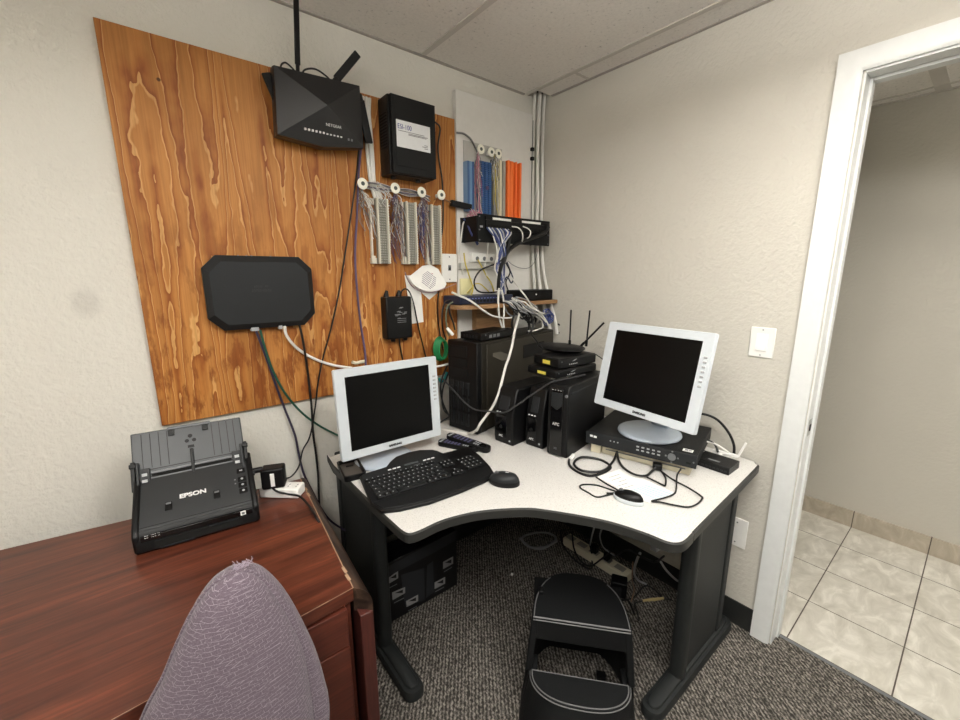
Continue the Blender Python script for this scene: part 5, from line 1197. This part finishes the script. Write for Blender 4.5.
cable('cable', 'black cable making a wide loop left of the hanging blue cables', [[(-0.397,-0.165,1.530),(-0.434,-0.165,1.502),(-0.452,-0.120,1.484),(-0.508,-0.120,1.465),(-0.541,-0.120,1.432),(-0.549,-0.120,1.405),(-0.538,-0.120,1.377),(-0.508,-0.120,1.361),(-0.452,-0.120,1.358),(-0.407,-0.120,1.360)]], .004, M_BLKC)
cable('cable', 'white patch cord looping out of the panel, left of two', [[(-0.339,-0.150,1.670),(-0.328,-0.180,1.663),(-0.301,-0.180,1.644),(-0.295,-0.180,1.617),(-0.273,-0.150,1.596)]], .0032, M_WHC)
cable('cable', 'white patch cord looping out of the panel, right of two', [[(-0.265,-0.150,1.675),(-0.260,-0.180,1.663),(-0.242,-0.180,1.648),(-0.249,-0.180,1.626),(-0.242,-0.150,1.617)]], .003, M_WHC)
for k in range(14):
    xt = 487+k*1.5; xm = 497+rnd.uniform(-3.5, 4.5); m = [M_BLUEC, M_WHC, M_BLUEC, M_LGREY, M_NAVY][k % 5]; nm = ['blue', 'white', 'blue', 'grey', 'navy'][k % 5]
    X = lambda px, z, y: ((px-497)*.0068-.4290, y, z)
    cable('patch_cable', '%s patch cord in the bunch hanging from the middle of the patch panel' % nm, [X(xt, 1.655, -.150), X(xt, 1.635, -.172), X((xt+xm)/2, 1.60, -.172), X(xm, 1.54, -.165-rnd.uniform(0, .012)), X(xm+rnd.uniform(-3, 3), 1.47, -.160), X(498+rnd.uniform(-3, 3), 1.40, -.165), X(498+rnd.uniform(-4, 4), 1.352, -.160)], .0033, m, group='%s patch cords hanging from the panel' % nm)
for k, d in enumerate((0, 2.2)):
    cable('patch_cable', ('blue patch cord at the left end of the patch panel, upper strand', 'blue patch cord at the left end of the patch panel, lower strand')[k], [[(-0.552,-0.050,1.698),(-0.535,-0.050,1.681),(-0.556,-0.100,1.640),(-0.539,-0.100,1.614),(-0.521,-0.100,1.593),(-0.512,-0.100,1.580)]] if k == 0 else [[(-0.541,-0.050,1.703),(-0.517,-0.050,1.683),(-0.539,-0.100,1.641),(-0.521,-0.100,1.606),(-0.509,-0.100,1.584)]], .0042, M_BLUEC)
cable('cable', 'white cable hanging left of the patch panel bracket', [[(-0.509,-0.040,1.698),(-0.545,-0.040,1.686),(-0.557,-0.040,1.649),(-0.564,-0.040,1.604),(-0.570,-0.040,1.558),(-0.565,-0.040,1.503),(-0.554,-0.040,1.442)]], .0036, M_WHC)
cable('cable', 'white cable leaning from the white jack box up to the panel', [[(-0.459,-0.120,1.640),(-0.465,-0.120,1.580),(-0.446,-0.090,1.531),(-0.458,-0.090,1.484),(-0.446,-0.090,1.437)]], .0034, M_WHC)
cable('cable', 'yellow cable left of the white jack box', [[(-0.555,-0.050,1.544),(-0.549,-0.050,1.503),(-0.532,-0.050,1.456),(-0.514,-0.050,1.413),(-0.525,-0.080,1.380),(-0.538,-0.080,1.343)]], .0034, M_YELC)
cable('cable', 'yellow cable below the white jack box', [[(-0.478,-0.060,1.513),(-0.453,-0.060,1.480),(-0.427,-0.060,1.442),(-0.428,-0.100,1.403),(-0.409,-0.100,1.359)]], .0034, M_YELC)
cable('cable', 'olive cable curving over the pale yellow plate', [[(-0.539,-0.050,1.356),(-0.508,-0.050,1.379),(-0.489,-0.050,1.398),(-0.457,-0.050,1.398),(-0.425,-0.050,1.378),(-0.399,-0.050,1.357)]], .003, M_YELC)
cable('cable', 'thin grey wire sagging across the painted board below the panel', [[(-0.270,-0.050,1.512),(-0.234,-0.050,1.492),(-0.183,-0.050,1.478),(-0.122,-0.050,1.478),(-0.077,-0.050,1.505),(-0.055,-0.050,1.554),(-0.048,-0.050,1.596)]], .0018, M_GRYC)
cable('cable', 'navy cable strands swinging right of the black trunk', [[(-0.379,-0.160,1.503),(-0.358,-0.160,1.465),(-0.337,-0.160,1.422),(-0.350,-0.160,1.403),(-0.378,-0.160,1.432),(-0.403,-0.160,1.399),(-0.423,-0.160,1.375)]], .0035, M_NAVY)
cable('cable', 'dark cable from the trunk to the shelf beside the navy strands', [[(-0.385,-0.160,1.498),(-0.358,-0.160,1.455),(-0.375,-0.150,1.408),(-0.361,-0.150,1.369),(-0.347,-0.150,1.339)]], .0035, M_BLKC)
cable('cable', 'white cable slanting from the trunk to the black box on the shelf', [[(-0.354,-0.170,1.427),(-0.305,-0.170,1.378),(-0.285,-0.200,1.334),(-0.241,-0.200,1.287),(-0.210,-0.220,1.256),(-0.167,-0.220,1.223),(-0.131,-0.220,1.179)]], .0040, M_WHC)
cable('cable', 'thin white cable falling behind the shelf black box', [[(-0.059,-0.030,1.597),(-0.048,-0.030,1.511),(-0.045,-0.030,1.413),(-0.043,-0.030,1.358)]], .0018, M_GRYC)
# under and in front of the shelf
cable('cable', 'white cable drooping across the front of the shelf from its left end', [[(-0.719,-0.180,1.368),(-0.682,-0.180,1.353),(-0.660,-0.210,1.339),(-0.616,-0.210,1.315),(-0.564,-0.210,1.281),(-0.516,-0.210,1.257),(-0.466,-0.210,1.245),(-0.414,-0.210,1.239),(-0.361,-0.210,1.243)]], .0045, M_WHC)
cable('cable', 'white cable hanging in a long loop below the trunk', [[(-0.456,-0.190,1.381),(-0.460,-0.190,1.325),(-0.455,-0.190,1.259),(-0.438,-0.190,1.205),(-0.408,-0.190,1.159),(-0.367,-0.190,1.127),(-0.311,-0.190,1.114),(-0.320,-0.240,1.136)]], .0050, M_WHC)
cable('cable', 'second white cable hanging below the trunk inside the long loop', [[(-0.437,-0.190,1.372),(-0.426,-0.190,1.324),(-0.422,-0.190,1.267),(-0.426,-0.190,1.219),(-0.418,-0.190,1.179)]], .0045, M_WHC)
cable('cable', 'thick white cable zigzagging down to the tower side then to the desk', [[(-0.361,-0.180,1.331),(-0.334,-0.180,1.310),(-0.309,-0.180,1.284),(-0.351,-0.220,1.255),(-0.412,-0.270,1.220),(-0.456,-0.300,1.184),(-0.509,-0.340,1.130),(-0.545,-0.360,1.087),(-0.588,-0.385,1.053),(-0.624,-0.400,0.991),(-0.643,-0.400,0.941),(-0.661,-0.385,0.888),(-0.685,-0.370,0.848),(-0.735,-0.391,0.830),(-0.735,-0.364,0.793),(-0.713,-0.278,0.747),(-0.741,-0.240,0.747),(-0.762,-0.191,0.747),(-0.787,-0.146,0.747)]], .0058, M_WHC)
cable('cable', 'white cable arching right from the trunk to the tower back, upper', [[(-0.353,-0.200,1.322),(-0.319,-0.200,1.296),(-0.296,-0.220,1.271),(-0.246,-0.220,1.256),(-0.201,-0.220,1.236),(-0.155,-0.220,1.201)]], .0042, M_WHC)
cable('cable', 'white cable arching right from the trunk to the tower back, lower', [[(-0.310,-0.200,1.236),(-0.268,-0.200,1.238),(-0.224,-0.200,1.237),(-0.187,-0.200,1.220),(-0.161,-0.200,1.200),(-0.158,-0.200,1.169)]], .0042, M_WHC)
cable('cable', 'pale cable curving under the shelf behind the white loops', [[(-0.389,-0.160,1.287),(-0.375,-0.160,1.262),(-0.348,-0.160,1.243),(-0.306,-0.160,1.235)]], .0040, M_LGREY)
cable('cable', 'pale cable fanning under the shelf toward the right, top strand', [[(-0.325,-0.170,1.334),(-0.269,-0.170,1.322),(-0.217,-0.170,1.300),(-0.172,-0.170,1.272)]], .0036, M_LGREY)
cable('cable', 'pale cable fanning under the shelf toward the right, second strand', [[(-0.338,-0.170,1.330),(-0.282,-0.170,1.308),(-0.231,-0.170,1.275),(-0.162,-0.170,1.219),(-0.098,-0.170,1.177)]], .0036, M_LGREY)
cable('cable', 'tan cable fanning under the shelf toward the right', [[(-0.311,-0.170,1.329),(-0.247,-0.170,1.311),(-0.194,-0.170,1.278),(-0.140,-0.170,1.228)]], .0036, M_BRNC)
cable('cable', 'black cable coil hanging under the shelf', [[(p[0]+.004*k*0, p[1]-.004*k, p[2]) for k, p in enumerate([(-0.364,-0.190,1.307),(-0.315,-0.190,1.280),(-0.272,-0.190,1.228),(-0.263,-0.190,1.176),(-0.291,-0.190,1.138),(-0.340,-0.190,1.137),(-0.381,-0.190,1.171),(-0.395,-0.190,1.216),(-0.376,-0.190,1.259),(-0.329,-0.190,1.276),(-0.279,-0.190,1.243),(-0.267,-0.190,1.187),(-0.298,-0.190,1.148)])]], .0050, M_BLKC)
cable('cable', 'black cable bundle slung under the shelf between switch and white loops', [[(-0.453,-0.180,1.339),(-0.401,-0.180,1.303),(-0.347,-0.180,1.281),(-0.298,-0.180,1.254),(-0.247,-0.180,1.215)]], .0075, M_BLKC)
cable('cable', 'navy cable slung under the shelf behind the black bundle', [[(-0.457,-0.170,1.329),(-0.398,-0.170,1.317),(-0.338,-0.170,1.295),(-0.295,-0.170,1.258),(-0.230,-0.170,1.234)]], .0060, M_NAVY)
for k in range(9):
    f = k/8; m_ = [M_LGREY, M_WHC, M_GRYC][k % 3]; y0 = -.175-.006*(k % 4)
    x0 = -.44+.12*f+rnd.uniform(-.01, .01); x1 = -.20+.13*f*rnd.uniform(.6, 1)
    cable('cable', '%s cable in the tangle fanning under the right half of the shelf' % ['light grey', 'white', 'mid grey'][k % 3],
          [(x0, y0+.02, 1.318), (x0+.02, y0-.03, 1.312), (x0+.05, y0-.045, 1.285), ((x0+x1)/2+.02, y0-.03-.02*rnd.random(), 1.262-.02*rnd.random()), (x1, y0+.01, 1.225+.02*rnd.random()), (x1+.02, y0+.05, 1.185)], .0032, m_, group='%s cables under the shelf' % ['light grey', 'white', 'mid grey'][k % 3])
for k in range(3):
    x0 = -.43+.03*k
    cable('cable', 'black cable in the tangle sagging under the middle of the shelf', [(x0, -.165, 1.316), (x0+.01, -.215-.008*k, 1.305), (x0+.05, -.225, 1.262), (x0+.11, -.218, 1.228-.012*k), (x0+.17, -.19, 1.245), (x0+.20, -.16, 1.20)], .0042, M_BLKC, group='black cables sagging under the shelf')
cable('cable', 'black cable dropping from the shelf to the stacked modems', [[(-0.270,-0.200,1.309),(-0.265,-0.200,1.248),(-0.293,-0.240,1.193),(-0.354,-0.320,1.158),(-0.413,-0.420,1.134),(-0.436,-0.460,1.124)]], .0034, M_BLKC)
cable('cable', 'white cable stub across the tower top', [[(-0.282,-0.216,1.165),(-0.241,-0.225,1.165),(-0.140,-0.180,1.165)]], .0040, M_WHC)
mb = MB()
for k in range(9):
    cx, cz = rnd.uniform(-.10, -.075), rnd.uniform(1.205, 1.235); a0 = rnd.uniform(0, 6)
    mb.tube([(cx+.026*math.cos(a0+q*.8), -.17+rnd.uniform(-.012, .012), cz+.030*math.sin(a0+q*.8)) for q in range(9)], .0032, 5, 3)
tag(finish('cable_coil', mb, M_BLUEC), 'blue cable knot at the back right corner of the tower top', 'cable')
cable('cable', 'short black loop at the back right corner of the tower', [[(-0.012,-0.180,1.177),(0.031,-0.180,1.151),(0.028,-0.180,1.129),(-0.009,-0.180,1.127)]], .0040, M_BLKC)
cable('cable', 'pinkish wires coming out behind the shelf right end', [[(-0.001,-0.100,1.292),(0.017,-0.100,1.258),(0.036,-0.100,1.223),(0.046,-0.100,1.188)]], .0030, M_PINK)
# cords across the battery backups
cable('cable', 'grey black cord draped across the tower front and the battery backups', [(-.745, -.135, .975), (-.738, -.21, .935), (-.728, -.275, .895), (-.712, -.33, .872), (-.690, -.40, .878), (-.680, -.45, .884), (-.672, -.485, .895), (-.645, -.53, .935), (-.625, -.568, .972), (-.600, -.605, 1.006), (-.585, -.64, 1.036), (-.55, -.665, 1.046), (-.48, -.668, 1.044), (-.40, -.66, 1.041)], .0036, pm('dull black cord', (48, 48, 50), .5))
cable('cable', 'thin cord from the right modem end behind the tilted monitor', [(-.25, -.56, 1.10), (-.235, -.59, 1.095), (-.22, -.64, 1.06), (-.20, -.66, 1.0)], .0024, M_BLKC)
# ------------------------------------------------------------------ cords on the right wing of the desk
zc = 'z.745'
cable('power_cable', 'black power cord coiled on the desk left of the white paper', [[(-0.543,-0.724,0.745),(-0.573,-0.734,0.745),(-0.610,-0.769,0.745),(-0.626,-0.818,0.745),(-0.617,-0.863,0.745),(-0.571,-0.877,0.745),(-0.523,-0.877,0.745),(-0.492,-0.860,0.745),(-0.478,-0.807,0.745),(-0.520,-0.763,0.752),(-0.565,-0.760,0.752),(-0.603,-0.783,0.752),(-0.617,-0.828,0.752),(-0.585,-0.869,0.752),(-0.540,-0.876,0.752),(-0.501,-0.866,0.752),(-0.442,-0.844,0.746),(-0.397,-0.827,0.760)]], .0046, M_BLKC)
tag(finish('adapter', MB().cyl((-0.5669,-0.7358,0.7500), (-0.5329,-0.7232,0.7500), .0075, n=12), M_WHITE, bev=.002), 'white plug tip of the coiled black cord', 'plug')
cable('mouse_cable', 'thin black cord looping on the desk left of the corded mouse', [[(-0.641,-0.991,0.744),(-0.677,-0.977,0.744),(-0.715,-0.962,0.744),(-0.714,-0.927,0.744),(-0.708,-0.890,0.744),(-0.685,-0.884,0.744),(-0.653,-0.914,0.744),(-0.642,-0.957,0.744),(-0.636,-0.991,0.744)]], .0026, M_BLKC)
cable('mouse_cable', 'black cord running from the coil toward the corded mouse', [[(-0.607,-0.881,0.745),(-0.620,-0.934,0.745),(-0.626,-0.981,0.745),(-0.633,-1.007,0.745)]], .0026, M_BLKC)
cable('cable', 'black cable hanging from the recorder front and curving over the paper', [[(-0.419,-0.840,0.775),(-0.436,-0.860,0.750),(-0.479,-0.910,0.750),(-0.494,-0.963,0.750),(-0.470,-0.991,0.750),(-0.422,-0.987,0.750),(-0.401,-0.990,0.760)]], .0042, M_BLKC)
tag(finish('adapter', MB(Matrix.Translation((-0.3836,-0.9854,0.7450)) @ Matrix.Rotation(R(-60), 4, 'Z')).box(-.016, .016, -.014, .014, 0, .022), M_BLK, bev=.004), 'black cable plug lying under the recorder front edge', 'plug')
cable('cable', 'thin black cable from the plug across the paper to its right edge', [[(-0.471,-0.995,0.746),(-0.476,-1.028,0.746),(-0.481,-1.059,0.746),(-0.475,-1.064,0.746),(-0.427,-1.040,0.746),(-0.389,-1.003,0.746),(-0.372,-0.987,0.746)]], .0028, M_BLKC)
cable('cable', 'thin black cable looping widely over the bare desk right of the paper', [[(-0.385,-0.997,0.746),(-0.417,-1.058,0.746),(-0.434,-1.123,0.746),(-0.455,-1.171,0.746),(-0.471,-1.181,0.746),(-0.513,-1.184,0.746),(-0.552,-1.174,0.746),(-0.574,-1.142,0.746),(-0.591,-1.106,0.746),(-0.605,-1.087,0.746),(-0.558,-1.102,0.746),(-0.510,-1.110,0.746),(-0.466,-1.097,0.746),(-0.382,-1.058,0.746),(-0.378,-1.067,0.775)]], .0028, M_BLKC)
cable('cable', 'thick black cable arching from behind the tilted monitor down to the small switch', [(-.075, -.93, .86), (-.058, -.985, .885), (-.045, -1.04, .875), (-.04, -1.085, .835), (-.042, -1.112, .79), (-.05, -1.12, .752)], .0055, M_BLKC)
cable('cable', 'short white cable looped on top of the small switch', [(-.16, -1.05, .771), (-.15, -1.04, .795), (-.13, -1.05, .805), (-.115, -1.085, .795), (-.105, -1.12, .775)], .004, M_WHC)
cable('cable', 'short black cable looped over the small switch', [(-.175, -1.05, .771), (-.165, -1.03, .805), (-.14, -1.035, .815), (-.12, -1.07, .80), (-.125, -1.09, .772)], .004, M_BLKC)

# ------------------------------------------------------------------ camera and render settings
CD = [[-1.75834, -1.65979, 1.4415], [0.77775, -0.62857, -0.00284], [0.12963, 0.15598, 0.97922], [0.61506, 0.76195, -0.20279], 15.3881]
cam = bpy.data.cameras.new('camera'); co_ = bpy.data.objects.new('camera', cam); col.objects.link(co_)
c_, r_, u_, f_ = [Vector(v) for v in CD[:4]]
m = Matrix((r_, u_, -f_)).transposed().to_4x4(); m.translation = c_
co_.matrix_world = m; cam.sensor_fit = 'HORIZONTAL'; cam.sensor_width = 36; cam.lens = CD[4]; cam.clip_start = .02
scene.camera = co_
wd = bpy.data.worlds.new('world'); wd.use_nodes = True; scene.world = wd
wd.node_tree.nodes['Background'].inputs[0].default_value = (.02, .02, .02, 1)
vs = scene.view_settings; vs.view_transform = 'Standard'; vs.look = 'None'; vs.gamma = 1; vs.use_curve_mapping = False; vs.exposure = EXPO
